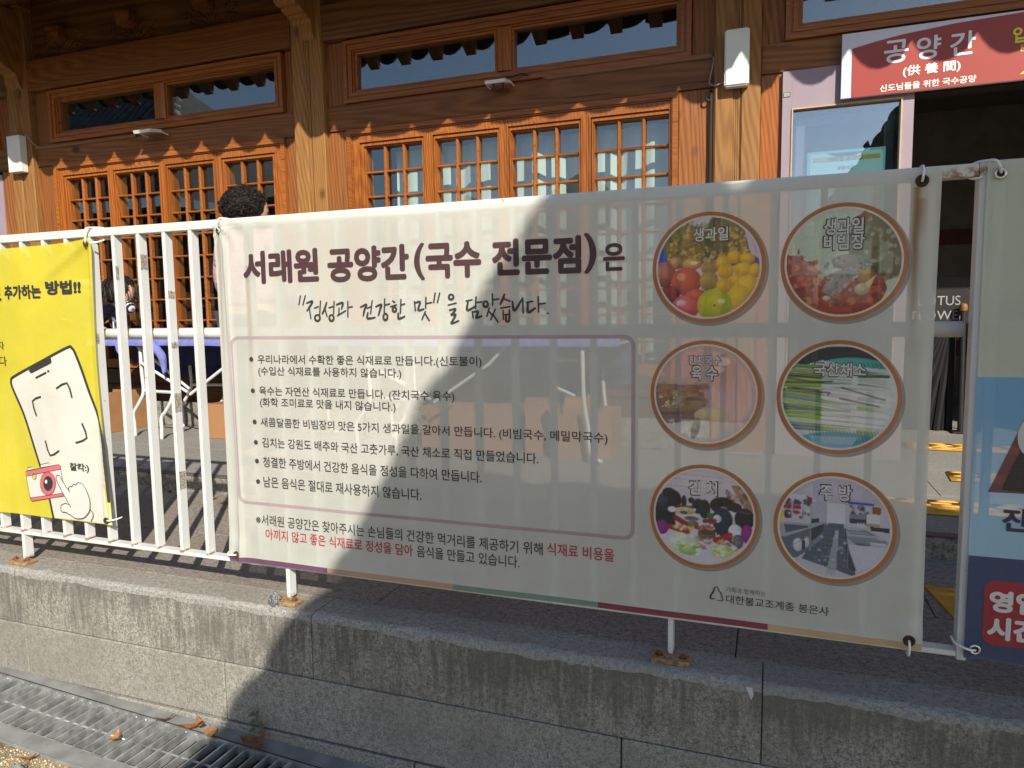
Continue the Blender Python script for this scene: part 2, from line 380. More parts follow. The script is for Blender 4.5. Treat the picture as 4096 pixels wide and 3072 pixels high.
DRAW=[('k',11,[(-1.8764,0.7100),(-1.8228,0.7288)]),
('k',13,[(-1.8105,0.7345),(-1.8082,0.7351)]),
('k',11,[(-1.8966,0.5706),(-1.9090,0.6230),(-1.8636,0.6401)]),
('k',11,[(-1.7716,0.6742),(-1.7178,0.6941),(-1.6995,0.6445)]),
('k',11,[(-1.6626,0.5492),(-1.6475,0.4991),(-1.6988,0.4799)]),
('k',11,[(-1.8579,0.4767),(-1.8383,0.4253),(-1.7895,0.4450)]),
('n',6,[(-1.7489,0.2978),(-1.7791,0.3356),(-1.7881,0.3505),(-1.7965,0.3561),(-1.8063,0.3531),(-1.8111,0.3431),(-1.8039,0.3261),(-1.7768,0.2813),(-1.7494,0.2415)]),
('n',6,[(-1.7532,0.3064),(-1.7497,0.3151),(-1.7389,0.3190),(-1.7355,0.3162),(-1.7306,0.3234),(-1.7224,0.3279),(-1.7150,0.3245),(-1.7079,0.3327),(-1.6984,0.3349),(-1.6834,0.3306),(-1.6697,0.3143),(-1.6591,0.2922),(-1.6538,0.2677),(-1.6578,0.2366),(-1.6712,0.2201),(-1.6879,0.2071),(-1.7065,0.2016),(-1.7326,0.2013),(-1.7576,0.2127),(-1.7779,0.2196),(-1.7938,0.2195),(-1.8002,0.2287),(-1.7967,0.2427),(-1.7826,0.2505),(-1.7692,0.2531),(-1.7592,0.2485)]),
('n',5,[(-1.6535,0.2389),(-1.6433,0.2282),(-1.6426,0.2148),(-1.6544,0.1976)])]
CAMBODY=[(-1.9806,0.3556),(-1.9725,0.3589),(-1.7939,0.3958),(-1.7862,0.3939),(-1.7766,0.2833),(-1.7850,0.2788),(-1.9560,0.2455),(-1.9636,0.2512),(-1.9756,0.3022)]
CAMTOP=[(-1.9806,0.3556),(-1.9725,0.3589),(-1.7939,0.3958),(-1.7862,0.3939),(-1.7862,0.3785),(-1.9775,0.3391)]
CAMBOT=[(-1.9663,0.2570),(-1.7784,0.2913),(-1.7767,0.2825),(-1.7850,0.2788),(-1.9560,0.2455),(-1.9628,0.2489)]
VF1=[(-1.9724,0.3597),(-1.9689,0.3714),(-1.9396,0.3768),(-1.9357,0.3680)]
VF2=[(-1.8977,0.3762),(-1.8936,0.3890),(-1.8456,0.3993),(-1.8411,0.3867)]
HAND_FILL=[(-1.7489,0.2978),(-1.7791,0.3356),(-1.7881,0.3505),(-1.7965,0.3561),(-1.8063,0.3531),(-1.8111,0.3431),(-1.8039,0.3261),(-1.7768,0.2813),(-1.7566,0.2479),(-1.7692,0.2531),(-1.7826,0.2505),(-1.7967,0.2427),(-1.8002,0.2287),(-1.7938,0.2195),(-1.7779,0.2196),(-1.7576,0.2127),(-1.7326,0.2013),(-1.7065,0.2016),(-1.6879,0.2071),(-1.6712,0.2201),(-1.6578,0.2366),(-1.6538,0.2677),(-1.6591,0.2922),(-1.6697,0.3143),(-1.6834,0.3306),(-1.6984,0.3349),(-1.7079,0.3327),(-1.7150,0.3245),(-1.7224,0.3279),(-1.7306,0.3234),(-1.7389,0.3190),(-1.7497,0.3151)]
LENS=[(-1.8180,0.3232),(-1.8206,0.3117),(-1.8259,0.3007),(-1.8335,0.2911),(-1.8430,0.2834),(-1.8537,0.2782),(-1.8648,0.2759),(-1.8756,0.2766),(-1.8854,0.2802),(-1.8935,0.2867),(-1.8992,0.2954),(-1.9023,0.3058),(-1.9025,0.3173),(-1.8998,0.3289),(-1.8944,0.3399),(-1.8866,0.3495),(-1.8770,0.3571),(-1.8663,0.3622),(-1.8553,0.3644),(-1.8445,0.3636),(-1.8349,0.3598),(-1.8269,0.3534),(-1.8212,0.3448),(-1.8182,0.3344)]
LENSK=[(-1.8341,0.3220),(-1.8357,0.3147),(-1.8390,0.3078),(-1.8438,0.3017),(-1.8496,0.2968),(-1.8562,0.2936),(-1.8630,0.2921),(-1.8697,0.2926),(-1.8757,0.2950),(-1.8806,0.2990),(-1.8841,0.3046),(-1.8860,0.3112),(-1.8861,0.3184),(-1.8844,0.3258),(-1.8811,0.3327),(-1.8763,0.3388),(-1.8704,0.3436),(-1.8638,0.3469),(-1.8570,0.3482),(-1.8504,0.3477),(-1.8444,0.3454),(-1.8395,0.3413),(-1.8361,0.3358),(-1.8342,0.3292)]
LENSW=[(-1.8625,0.3267),(-1.8630,0.3248),(-1.8639,0.3229),(-1.8652,0.3213),(-1.8668,0.3200),(-1.8686,0.3191),(-1.8704,0.3187),(-1.8722,0.3189),(-1.8738,0.3195),(-1.8752,0.3206),(-1.8761,0.3221),(-1.8766,0.3238),(-1.8767,0.3258),(-1.8762,0.3277),(-1.8753,0.3296),(-1.8740,0.3312),(-1.8724,0.3325),(-1.8706,0.3334),(-1.8688,0.3337),(-1.8670,0.3336),(-1.8654,0.3330),(-1.8640,0.3319),(-1.8631,0.3304),(-1.8626,0.3286)]
FLASH=[(-1.9227,0.3423),(-1.9234,0.3394),(-1.9248,0.3367),(-1.9268,0.3343),(-1.9292,0.3323),(-1.9320,0.3310),(-1.9349,0.3305),(-1.9378,0.3306),(-1.9403,0.3316),(-1.9424,0.3332),(-1.9439,0.3354),(-1.9447,0.3380),(-1.9447,0.3409),(-1.9440,0.3438),(-1.9426,0.3466),(-1.9406,0.3490),(-1.9381,0.3509),(-1.9353,0.3522),(-1.9324,0.3528),(-1.9296,0.3526),(-1.9271,0.3516),(-1.9250,0.3500),(-1.9235,0.3478),(-1.9227,0.3452)]
BELL=[[(0.5063,0.2132),(0.5029,0.2096),(0.5015,0.2026),(0.4981,0.1966),(0.4952,0.1909),(0.4939,0.1823),(0.5032,0.1822)],[(0.5086,0.2153),(0.5121,0.2117),(0.5145,0.2042),(0.5192,0.1992),(0.5217,0.1896),(0.5235,0.1805),(0.5105,0.1788)]]
BRN=[(1.0894,0.5037),(1.1487,0.6656),(1.1793,0.7376),(1.1906,0.5052),(1.1191,0.5040)]
BRK=[(1.1143,0.5109),(1.1509,0.6178),(1.1814,0.6932),(1.1905,0.5079),(1.1234,0.5097)]

# ================================================================ SETTING: ground, pavement, terrace
def nz(x, y=0, z=0): return noise.noise(Vector((x, y, z)))
def zd(x): return -.402-.033*(x+2.05)           # the drain falls gently to the right
def yb(x): return -.112-.022*(x+2.05)           # back edge of the grating
gm = NT('grit_soil'); _a = gm.noise(260, 3, rough=.7); _b = gm.noise(9, 4, rough=.65); _c = gm.noise(40, 3)
_col = gm.ramp(_a, [(.34, (.13, .095, .05)), (.5, (.36, .28, .165)), (.64, (.60, .50, .34))])
_col = gm.mix(gm.math('MULTIPLY', gm.step(_b, .46, .62), .75), _col, (.075, .065, .03))
SOIL = gm.done(gm.bsdf(_col, .95, gm.math('ADD', _a, _c), 1.0, .006, spec=.1))
g = MB()
N = 60
def yo(x): return yb(x)-.272
def ground_sheet():
    xs = [-120, -40, -12, -6] + [-4+i*.1 for i in range(61)] + [4, 8, 20, 60, 120]
    ys = [0, .02, .05, .1, .2, .35, .6, 1, 2, 5, 12, 40, 120]
    v = []; f = []
    for x in xs:
        for k, d in enumerate(ys):
            xx = max(-3.5, min(3.0, x)); base = zd(xx)
            v.append((x, yo(xx)-d, base-.006-.03*min(d, 1)+(.006*nz(x*7, d*9) if 0 < d < 3 else 0)))
    n = len(ys)
    for i in range(len(xs)-1):
        for j in range(n-1): f.append((i*n+j, (i+1)*n+j, (i+1)*n+j+1, i*n+j+1))
    g.add(v, f)
ground_sheet()
tag(g.build('ground', SOIL), kind='structure')
# loose grit lying on the soil by the drain
gv = MB(); gb = MB()
for i in range(1700):
    x = random.uniform(-2.0, -.9); d = abs(random.gauss(0, .16))
    y = yo(x)-.004-d; r = random.uniform(.0016, .0042)*(1.4 if random.random() < .1 else 1)
    gv.ico((x, y, zd(x)-.006-.03*d+r*.3), r, 1, (1, random.uniform(.6, 1), .7), .5, i, random.choice((0, 0, 1, 2)))
tag(gv.build('grit', [flat('grit_tan', (.50, .40, .26), .9), flat('grit_pale', (.62, .56, .46), .9), flat('grit_grey', (.22, .20, .18), .9)]), kind='stuff')

# concrete channel: rims on both sides, trough underneath
ch = MB()
def strip(a, b, x0=-3.4, x1=1.2, n=46, za=0, zb_=0):
    v = []; f = []
    for i in range(n+1):
        x = x0+(x1-x0)*i/n; v += [(x, a(x), zd(x)+za), (x, b(x), zd(x)+zb_)]
    for i in range(n): f.append((2*i, 2*i+2, 2*i+3, 2*i+1))
    ch.add(v, f, 1 if min(za, zb_) < -.1 else 0)
strip(lambda x: -.055, lambda x: yb(x)+.004, za=.004)
strip(lambda x: yb(x)+.004, lambda x: yb(x)+.004, za=.004, zb_=-.17)
strip(lambda x: yb(x)+.004, lambda x: yb(x)-.214, za=-.17, zb_=-.17)
strip(lambda x: yb(x)-.214, lambda x: yb(x)-.214, za=-.17, zb_=.004)
strip(lambda x: yb(x)-.214, lambda x: yb(x)-.270+.006*nz(x*9), za=.004)
strip(lambda x: yb(x)-.270+.006*nz(x*9), lambda x: yb(x)-.274+.006*nz(x*9), za=.004, zb_=-.03)
tag(ch.build('drain_channel', [CONC, flat('trough_shade', (.045, .04, .034), .95, .4, 20)]), kind='structure')  # trough faces coloured near black for the shade between the grating bars
# leaf litter lying in the trough
lm = MB()
for i in range(60):
    x = random.uniform(-1.6, 0); y = yb(x)-random.uniform(.03, .19); s = random.uniform(.012, .03); a = random.uniform(0, 6.28)
    c_, s_ = math.cos(a), math.sin(a); z = zd(x)-.165+random.uniform(0, .012)
    lm.add([(x+c_*s, y+s_*s, z), (x-s_*s*.4, y+c_*s*.4, z+.006), (x-c_*s, y-s_*s, z), (x+s_*s*.4, y-c_*s*.4, z+.004)], [(0, 1, 2, 3)])
LEAF = flat('dry_leaf', (.30, .125, .045), .7, .4, 60)
tag(lm.build('leaf_litter', flat('old_litter', (.10, .06, .03), .9, .5, 60)), kind='stuff')

def grate(x0, x1, label):
    t = thing('drain_grate', label, 'drain grate', (x0, yb(x0), zd(x0)), 'gratings over the drain')
    fr = MB(); T = .0062
    def bar(xa, ya, xb, yb_, th, top=0, h=.028):
        d = Vector((xb-xa, yb_-ya, 0)).normalized(); n = Vector((-d.y, d.x, 0))*th/2
        za, zb_ = zd(xa)+top, zd(xb)+top
        v = []
        for X, Y, Z in ((xa, ya, za), (xb, yb_, zb_)):
            v += [(X-n.x, Y-n.y, Z), (X+n.x, Y+n.y, Z), (X+n.x, Y+n.y, Z-h), (X-n.x, Y-n.y, Z-h)]
        return v, [(0, 1, 2, 3), (7, 6, 5, 4), (0, 4, 5, 1), (1, 5, 6, 2), (2, 6, 7, 3), (3, 7, 4, 0)]
    fr.add(*bar(x0, yb(x0), x1, yb(x1), .007)); fr.add(*bar(x0, yb(x0)-.207, x1, yb(x1)-.207, .007))
    fr.add(*bar(x0+.003, yb(x0)-.0036, x0+.003, yb(x0)-.2034, .006)); fr.add(*bar(x1-.003, yb(x1)-.0036, x1-.003, yb(x1)-.2034, .006))
    fr.build('frame', GALV, t)
    br = MB(); n = int(round((x1-x0)/.0425))
    for i in range(1, n):
        x = x0+(x1-x0)*i/n; br.add(*bar(x, yb(x)-.0037, x, yb(x)-.2033, T, -.001, .0265))
        for yy in (-.004, -.203):                 # weld beads
            br.ico((x+.004, yb(x)+yy*(1 if yy < -.1 else 1.6), zd(x)-.003), .0046, 1, (1, .8, .6), .4, i)
    br.build('bars', GALV, t)
    rd = MB(); pts = [(x0+(x1-x0)*i/10, yb(x0+(x1-x0)*i/10)-.1, zd(x0+(x1-x0)*i/10)-.015) for i in range(11)]
    rd.tube(pts, .0040, 8); rd.build('tie_rod', GALV, t, True)
grate(-2.62, -1.292, 'galvanised steel grating in full sun at the left end of the drain')
grate(-1.284, .06, 'galvanised steel grating half in shade with dry leaves along its back edge')

# pavement behind the kerb: flamed granite slabs over a dark bed
pv = MB(); pv.box(-9, 9, .052, 1.066, -.2, -.012, 1)
jx = [-.546+1.1*i for i in range(-8, 9)]
for r_, (ya, yb2, off) in enumerate(((.055, .49, 0), (.494, 1.062, .55))):
    for i in range(len(jx)-1):
        pv.bbox(jx[i]+off+.0016, jx[i+1]+off-.0016, ya, yb2, -.03, nz(i*3.1, r_)*.0012, .002)
tag(pv.build('pavement', [GR_P, MORT]), kind='structure')
# raised terrace in front of the hall (one low step), with a dark nosing strip
te = MB(); te.box(-9, 9, 1.085, 8.5, -.2, .082, 1)
te.box(-9, 9, 1.066, 1.084, -.2, .080, 2)
for r_, (ya, yb2) in enumerate(((1.113, 1.71), (1.713, 2.31), (2.313, 2.91), (2.913, 3.51), (3.513, 4.2), (4.203, 8.4))):
    for i in range(-9, 10):
        te.bbox(i*.9+.45*(r_ % 2)+.0012, i*.9+.9+.45*(r_ % 2)-.0012, ya, yb2, .06, .086+nz(i*2.3, r_)*.0008, .0015)
te.bbox(-9, 9, 1.064, 1.112, .0805, .0885, .003, 3)
tag(te.build('terrace', [GR_TR, MORT, GR_R, flat('nosing_strip', (.115, .085, .075), .7, .15, 10)]), kind='structure')

# ================================================================ KERB WALL
kw = thing('stone_kerb_wall', 'weathered granite kerb wall of big blocks under the white railing', 'kerb wall', (0, -.07, -.4))
def cap_block(x0, x1, seed):
    b = MB(); n = max(8, int((x1-x0)/.012)); rows = []
    for i in range(n+1):
        x = x0+(x1-x0)*i/n; e = min(i, n-i)/n
        c1 = .010+.012*max(0, nz(x*11, seed)+.25)+.006*nz(x*37, seed+5); c2 = .012+.020*max(0, nz(x*13, seed+9)+.2)+.008*nz(x*41, seed+3)
        c1 = max(.004, c1); c2 = max(.005, c2); rr = .004*math.exp(-e*n/1.5)
        rows.append([(x, .052, -.0005), (x, -.07+c2+rr, 0+.0008*nz(x*20, 1)), (x, -.07+c2*.42, -c1*.30), (x, -.07+c2*.08, -c1*.75+.002*nz(x*50, 7)), (x, -.07+.0006*nz(x*17, 3), -c1-.012-rr), (x, -.07, -.2075), (x, .052, -.2075)])
    v = [p for r in rows for p in r]; k = 7; f = []; 
    mi = [1, 2, 2, 2, 0, 0, 0]
    for i in range(n):
        for j in range(k):
            f.append(((i*k+j, i*k+(j+1) % k, (i+1)*k+(j+1) % k, (i+1)*k+j), mi[j]))
    for ff, mm in f: b.add([], []); b.f.append(ff); b.m.append(mm)
    b.v = v; b.f += [tuple(range(k)), tuple(range(n*k+k-1, n*k-1, -1))]; b.m += [0, 0]
    o = b.build('cap_block', [GR_K, GR_T, GR_C], kw)
for i, (a, b_) in enumerate(((-3.33, -2.0075), (-2.0045, -.696), (-.693, .6225), (.6255, 1.94), (1.943, 3.2))): cap_block(a, b_, i*7.7)
def rough_block(name, x0, x1, y0, z0, z1, mat):
    b = MB(); b.bbox(x0, x1, y0, .05, z0, z1, .004); b.build(name, mat, kw)
for a, b_ in ((-3.3, -1.968), (-1.964, -1.046), (-1.042, .271), (.275, 1.5), (1.504, 2.8)): rough_block('base_block', a, b_, -.0715, -.408, -.2125, GR_B)
for a, b_ in ((-3.3, -.35), (-.346, .9), (.904, 2.9)): rough_block('footing_block', a, b_, -.0775, -.70, -.4125, GR_B)
mb_ = MB(); mb_.box(-3.3, 2.9, -.052, .05, -.68, -.03); mb_.build('mortar_bed', MORT, kw)

# ================================================================ FENCE
def fence_section(xs, xa, xe, posts, label, first_post_end=None):
    t = thing('metal_railing', label, 'railing', (xa, 0, 0), 'white railing sections on the kerb')
    r1 = MB(); r1.bbox(xa, xe, -.0065, .029, 1.200, 1.228, .002); r1.build('top_rail', WHITE, t)
    r2 = MB(); r2.bbox(xa, xe, -.0062, .0285, .107, .120, .0015); r2.build('bottom_rail', WHITE, t)
    b0 = MB(); b0.bbox(-.0065, .0065, -.006, .0275, .120, 1.200, .0015)
    first = None
    for x in xs:
        if first is None:
            first = b0.build('baluster', WHITE, t); base = first.location.copy(); o = first
        else:
            o = first.copy(); COL.objects.link(o); o.parent = t
        o.location = (base.x+x, base.y, base.z); o.rotation_euler = (0, R(.12)*nz(x*9, 2), R(1.2)*nz(x*5, 1))
    for x in posts:
        p = MB(); p.bbox(x-.0068, x+.0068, -.0068, .028, .012, .107, .0015); po = p.build('post', WHITE, t)
        pl = MB(); pl.bbox(x-.045, x+.052, -.046, .004, 0, .0125, .0025, 0, 2); pl.build('base_plate', RUST, po)
        for dx in (-.028, .034):
            bo = MB(); bo.tube([(x+dx, -.021, .012), (x+dx, -.021, .0145)], .0105, 14)
            bo.tube([(x+dx, -.021, .0142), (x+dx, -.021, .021), (x+dx, -.021, .0225)], [.0072, .0072, .005], 6); bo.build('bolt', RUSTD, po)
    pi = MB(); pi.tube([(xa+.01, .058, .866), (xe-.005, .058, .866)], .0185, 20)
    pi.tube([(xa+.01, .058, .866), (xa+.02, .058, .866)], .0187, 20); pi.build('handrail', WHITE, t, True)
    for x in posts:
        bk = MB(); bk.box(x-.004, x+.004, .0276, .042, .860, .872); bk.build('handrail_bracket', WHITE, t)
    return t
X0 = -2.031
f1 = fence_section([X0+.111*i-.0065 for i in range(-7, 28)], -3.0, 1.0455, [X0-1.2-.006, X0-.006, -.825, .392], 'white metal railing standing on the kerb behind the yellow and the beige banner')
RES = flat('tape_residue', (.33, .30, .25), .9, .5, 130)
for i, z0, z1, side in ((4, .83, .87, 0), (6, 1.08, 1.135, 1), (7, .98, 1.01, 1), (7, .815, .84, 1), (7, .60, .668, 1), (7, .335, .40, 1), (5, 1.05, 1.10, 0), (4, 1.14, 1.16, 0)):
    x = X0+.111*i-.0065; k = MB()
    n = 7; y0, y1 = (-.004, .024) if side else (-.0062, .006)
    pr = [(y0+(y1-y0)*t/n, z0+.008*abs(nz(t*.9, i, z0*9))) for t in range(n+1)]+[(y1-(y1-y0)*t/n, z1-.012*abs(nz(t*1.3, i+4, z1*7))) for t in range(n+1)]
    k.prism(pr, x+.0066, x+.0072, 'x'); k.build('tape_residue', RES, f1)
ep = MB(); ep.bbox(1.046, 1.066, -.0072, .030, .100, 1.2285, .002); ep.build('end_post', WHITE, f1)
f2 = fence_section([1.09+.111*i for i in range(0, 16)], 1.072, 2.9, [1.55, 2.65], 'white metal railing section behind the blue banner at the right edge')

# ================================================================ TEXT
def glyphs(s, x0, x1, z0, z1, bold=0.0, shear=0.0):
    cu = bpy.data.curves.new('t', 'FONT'); cu.body = s; cu.resolution_u = 4; cu.fill_mode = 'FRONT'; cu.shear = shear
    o = bpy.data.objects.new('t', cu); COL.objects.link(o)
    dg = bpy.context.evaluated_depsgraph_get(); ev = o.evaluated_get(dg); me = ev.to_mesh()
    co_ = np.empty(len(me.vertices)*3); me.vertices.foreach_get('co', co_); co_ = co_.reshape(-1, 3)
    fs = [tuple(p.vertices) for p in me.polygons]; ev.to_mesh_clear(); bpy.data.objects.remove(o); bpy.data.curves.remove(cu)
    lo, hi = co_.min(0), co_.max(0)
    e = bold                       # heavier strokes: the outline repeated at small offsets, each a hair further out
    lo, hi = lo-e, hi+e; out = []; fo = []; n_ = len(co_)
    offs = [(0, 0)] if bold < .004 else [(math.cos(i*math.pi/4)*e, math.sin(i*math.pi/4)*e) for i in range(8)]+([(0, 0)] if bold > .03 else [])
    for k, (dx, dz) in enumerate(offs):
        X = x0+(co_[:, 0]+dx-lo[0])/(hi[0]-lo[0])*(x1-x0); Z = z0+(co_[:, 1]+dz-lo[1])/(hi[1]-lo[1])*(z1-z0)
        out += list(zip(X, Z, [k*.00003]*n_)); fo += [tuple(i+k*n_ for i in f) for f in fs]
    return out, fo
def smooth_path(p, k=5):
    if len(p) < 3: return [Vector(q) for q in p]
    P = [Vector(q) for q in p]; P = [2*P[0]-P[1]]+P+[2*P[-1]-P[-2]]; out = []
    for i in range(1, len(P)-2):
        a, b, c_, d = P[i-1:i+3]
        for j in range(k):
            t = j/k; out.append(.5*((2*b)+(c_-a)*t+(2*a-5*b+4*c_-d)*t*t+(-a+3*b-3*c_+d)*t**3))
    return out+[P[-2]]
def stroke2d(p, wd, taper=.75, k=5, closed=False):
    """flat pen stroke of a polyline -> (verts2d, faces) as one strip with round ends"""
    q = smooth_path(p, k); n = len(q); v = []; f = []
    for i in range(n):
        d = (q[min(i+1, n-1)]-q[max(i-1, 0)])
        d = d.normalized() if d.length > 0 else Vector((1, 0)); nn = Vector((-d.y, d.x))
        hw = wd/2*(1-(1-taper)*abs(2*i/(n-1)-1)**2)
        v += [tuple(q[i]+nn*hw), tuple(q[i]-nn*hw)]
    for i in range(n-1): f.append((2*i, 2*i+1, 2*i+3, 2*i+2))
    for e, sgn in ((0, -1), (n-1, 1)):
        d = (q[1]-q[0]) if e == 0 else (q[-1]-q[-2]); d = d.normalized()*sgn; nn = Vector((-d.y, d.x)); hw = wd/2*taper
        idx = []
        for a in range(1, 6):
            th = math.pi*a/6; pt = q[e]+nn*hw*math.cos(th)+d*hw*math.sin(th); idx.append(len(v)); v.append(tuple(pt))
        A, B = (2*e, 2*e+1); 
        if sgn > 0: f.append((A, *idx, B))
        else: f.append((B, *idx, A))
    return v, f
def circle2d(cx, cz, rx, rz, n=40): return [(cx+rx*math.cos(2*math.pi*i/n), cz+rz*math.sin(2*math.pi*i/n)) for i in range(n)], [tuple(range(n))]
def ring2d(cx, cz, r0, r1, n=72, dx=0, dz=0):
    v = []; f = []
    for i in range(n):
        a = 2*math.pi*i/n; v += [(cx+dx*0+r0*math.cos(a)+dx, cz+r0*math.sin(a)+dz), (cx+r1*math.cos(a)+dx, cz+r1*math.sin(a)+dz)]
    for i in range(n):
        j = (i+1) % n; f.append((2*i, 2*i+1, 2*j+1, 2*j))
    return v, f
class Sheet:
    """a hung banner: its own cloth mesh plus printed shapes that follow the cloth's surface"""
    def __init__(s, W): s.W = W; s.b = MB()
    def put(s, vf, lift): v, f = vf; s.b.add([(q[0], s.W(q[0], q[1])-lift-(q[2] if len(q) > 2 else 0), q[1]) for q in v], f); return s
    def out(s, name, mat, parent): o = s.b.build(name, mat, parent); s.b = MB(); return o
def grid2d(x0, x1, z0, z1, st, keep=None, edge=None):
    nx = max(1, int(math.ceil((x1-x0)/st))); nz_ = max(1, int(math.ceil((z1-z0)/st))); v = []; f = []
    for i in range(nx+1):
        for j in range(nz_+1):
            p = (x0+(x1-x0)*i/nx, z0+(z1-z0)*j/nz_); v.append(edge(*p) if edge else p)
    for i in range(nx):
        for j in range(nz_):
            q = (i*(nz_+1)+j, (i+1)*(nz_+1)+j, (i+1)*(nz_+1)+j+1, i*(nz_+1)+j+1)
            if keep is None or keep([v[k] for k in q]): f.append(q)
    return v, f
def eyelet(parent, x, z, W, mat, r=.0095, tie=None):
    e = MB(); n = 20; pts = [(x+r*math.cos(2*math.pi*i/n), W(x, z)-.0025, z+r*math.sin(2*math.pi*i/n)) for i in range(n)]
    e.tube(pts, .0034, 8, closed=True); o = e.build('eyelet', mat, parent, True)
    h = MB(); h.put = None; v, f = circle2d(x, z, r-.002, r-.002, 16); h.add([(a, W(x, z)-.0015, b) for a, b in v], f); h.build('eyelet_hole', flat('eyelet_shadow', (.05, .035, .025), .9), o)
    if tie:
        t = MB(); t.tube(smooth3(tie), .0030, 6); t.build('cable_tie', TIE, parent, True)
def smooth3(p, k=6):
    P = [Vector(q) for q in p]; P = [2*P[0]-P[1]]+P+[2*P[-1]-P[-2]]; out = []
    for i in range(1, len(P)-2):
        a, b, c_, d = P[i-1:i+3]
        for j in range(k):
            t = j/k; out.append(.5*((2*b)+(c_-a)*t+(2*a-5*b+4*c_-d)*t*t+(-a+3*b-3*c_+d)*t**3))
    return out+[P[-2]]

# ================================================================ MAIN BANNER
MX0, MX1, MZ0, MZ1 = -1.045, .973, .1165, 1.222
def WM(x, z):
    y = -.019+.0022*math.sin(5.2*x+1.1*z)+.0012*math.sin(13*x-4*z+1)+.0010*math.sin(9*z+2*x)
    d = math.hypot(x+1.02, z-1.19); y -= .006*math.exp(-d/.10)*math.sin(d*70+math.atan2(z-1.19, x+1.02)*5)*.6
    d = math.hypot(x+1.02, z-.15); y -= .005*math.exp(-d/.09)*math.sin(d*60)*.6
    y -= .007*math.exp(-((x+1.000-.012*math.sin(3*z))/.010)**2)*(1-math.exp(-((z-.66)/.45)**2)*.3)
    d = math.hypot(x-.955, z-.14); y -= .004*math.exp(-d/.10)*math.sin(d*75)
    return y
def medge(x, z):
    u = (x-MX0)/(MX1-MX0); q = (z-MZ0)/(MZ1-MZ0)
    x2 = x+(.010*math.sin(math.pi*q)**.6*(1-u)**14 if u < .5 else -.004*math.sin(math.pi*q)*u**14)
    z2 = z-(.006*math.sin(math.pi*u)**2*q**14)+(.003*(1-q)**14*math.sin(math.pi*u))
    return x2, z2
CIRC = [(.4767, 1.0219), (.7786, 1.0240), (.4731, .7088), (.7764, .7090), (.4738, .3956), (.7760, .3945)]
CR = .1348
CREAM = mesh_cloth('banner_mesh', (.755, .78, .725), .19, .04, trans=.34, stains=[(-1.021, 1.185, .62, .010, .5), (-.913, 1.08, .62, .016, .42), (.928, 1.185, .42, .014, .85), (.936, 1.16, .12, .02, .5)])
main = thing('noodle_banner', 'large beige mesh banner with Korean text and six round food pictures on the railing', 'banner', (0, -.02, .1))
S = Sheet(WM)
def keepm(q): return not any(all(math.hypot(x-cx, z-cz) < CR-.016 for x, z in q) for cx, cz in CIRC)
S.put(grid2d(MX0, MX1, MZ0, MZ1, .0095, keepm, medge), 0).out('mesh_sheet', CREAM, main)
for (xa, xb), h in zip(((-1.041, -.663), (-.663, -.231), (-.231, .199), (.199, .633), (.633, .9715)), ('#6b3a62', '#c6a083', '#74958b', '#86203f', '#cfae86')):
    S.put(grid2d(xa, xb, .1175, .1335, .008), .0007).out('colour_band', ink(h, .08), main)
# pale box with a mauve outline
def rrect(x0, x1, z0, z1, r, n=8):
    p = []
    for cx, cz, a0 in ((x1-r, z1-r, 0), (x0+r, z1-r, 90), (x0+r, z0+r, 180), (x1-r, z0+r, 270)):
        p += [(cx+r*math.cos(R(a0+90*i/n)), cz+r*math.sin(R(a0+90*i/n))) for i in range(n+1)]
    return p
def outline(po, pi_):
    n = len(po); return po+pi_, [(i, (i+1) % n, n+(i+1) % n, n+i) for i in range(n)]
def dense(p, st=.02):
    out = []
    for i in range(len(p)):
        a, b = Vector(p[i]), Vector(p[(i+1) % len(p)]); k = max(1, int((b-a).length/st))
        out += [tuple(a.lerp(b, j/k)) for j in range(k)]
    return out
bo_, bi_ = rrect(-.9935, .299, .3135, .858, .03), rrect(-.9835, .2885, .3235, .848, .022)
n_ = len(bo_); po, pi2 = [], []
for i in range(n_):
    a, b = Vector(bo_[i]), Vector(bo_[(i+1) % n_]); c_, d = Vector(bi_[i]), Vector(bi_[(i+1) % n_]); k = max(1, int((b-a).length/.02))
    for j in range(k): po.append(tuple(a.lerp(b, j/k))); pi2.append(tuple(c_.lerp(d, j/k)))
S.put(outline(po, pi2), .0006).out('box_outline', ink('#b9a4ac', .22), main)
DARK = INK_K; WINE = '#48202c'; RED = '#b3243a'
def line(s, x0, x1, z0, z1, col, bold=.012, name='lettering', par=None, sh=None, lift=.0012, hole=.03):
    (sh or S).put(glyphs(s, x0, x1, z0, z1, bold), lift).out(name, ink(col, hole), par or main)
for a in (('서래원', -.9307, -.6501, 1.0187, 1.1208), ('공양간', -.6194, -.3451, 1.0162, 1.1188), ('(', -.3296, -.2958, 1.0146, 1.1187), ('국수', -.2931, -.1251, 1.0169, 1.1169), ('전문점', -.0936, .1577, 1.0189, 1.1176), (')', .1645, .1982, 1.0167, 1.1216), ('은', .2150, .2717, 1.0218, 1.0926)):
    line(*a, WINE, .044 if a[0] not in '()은' else .03, 'title_lettering')
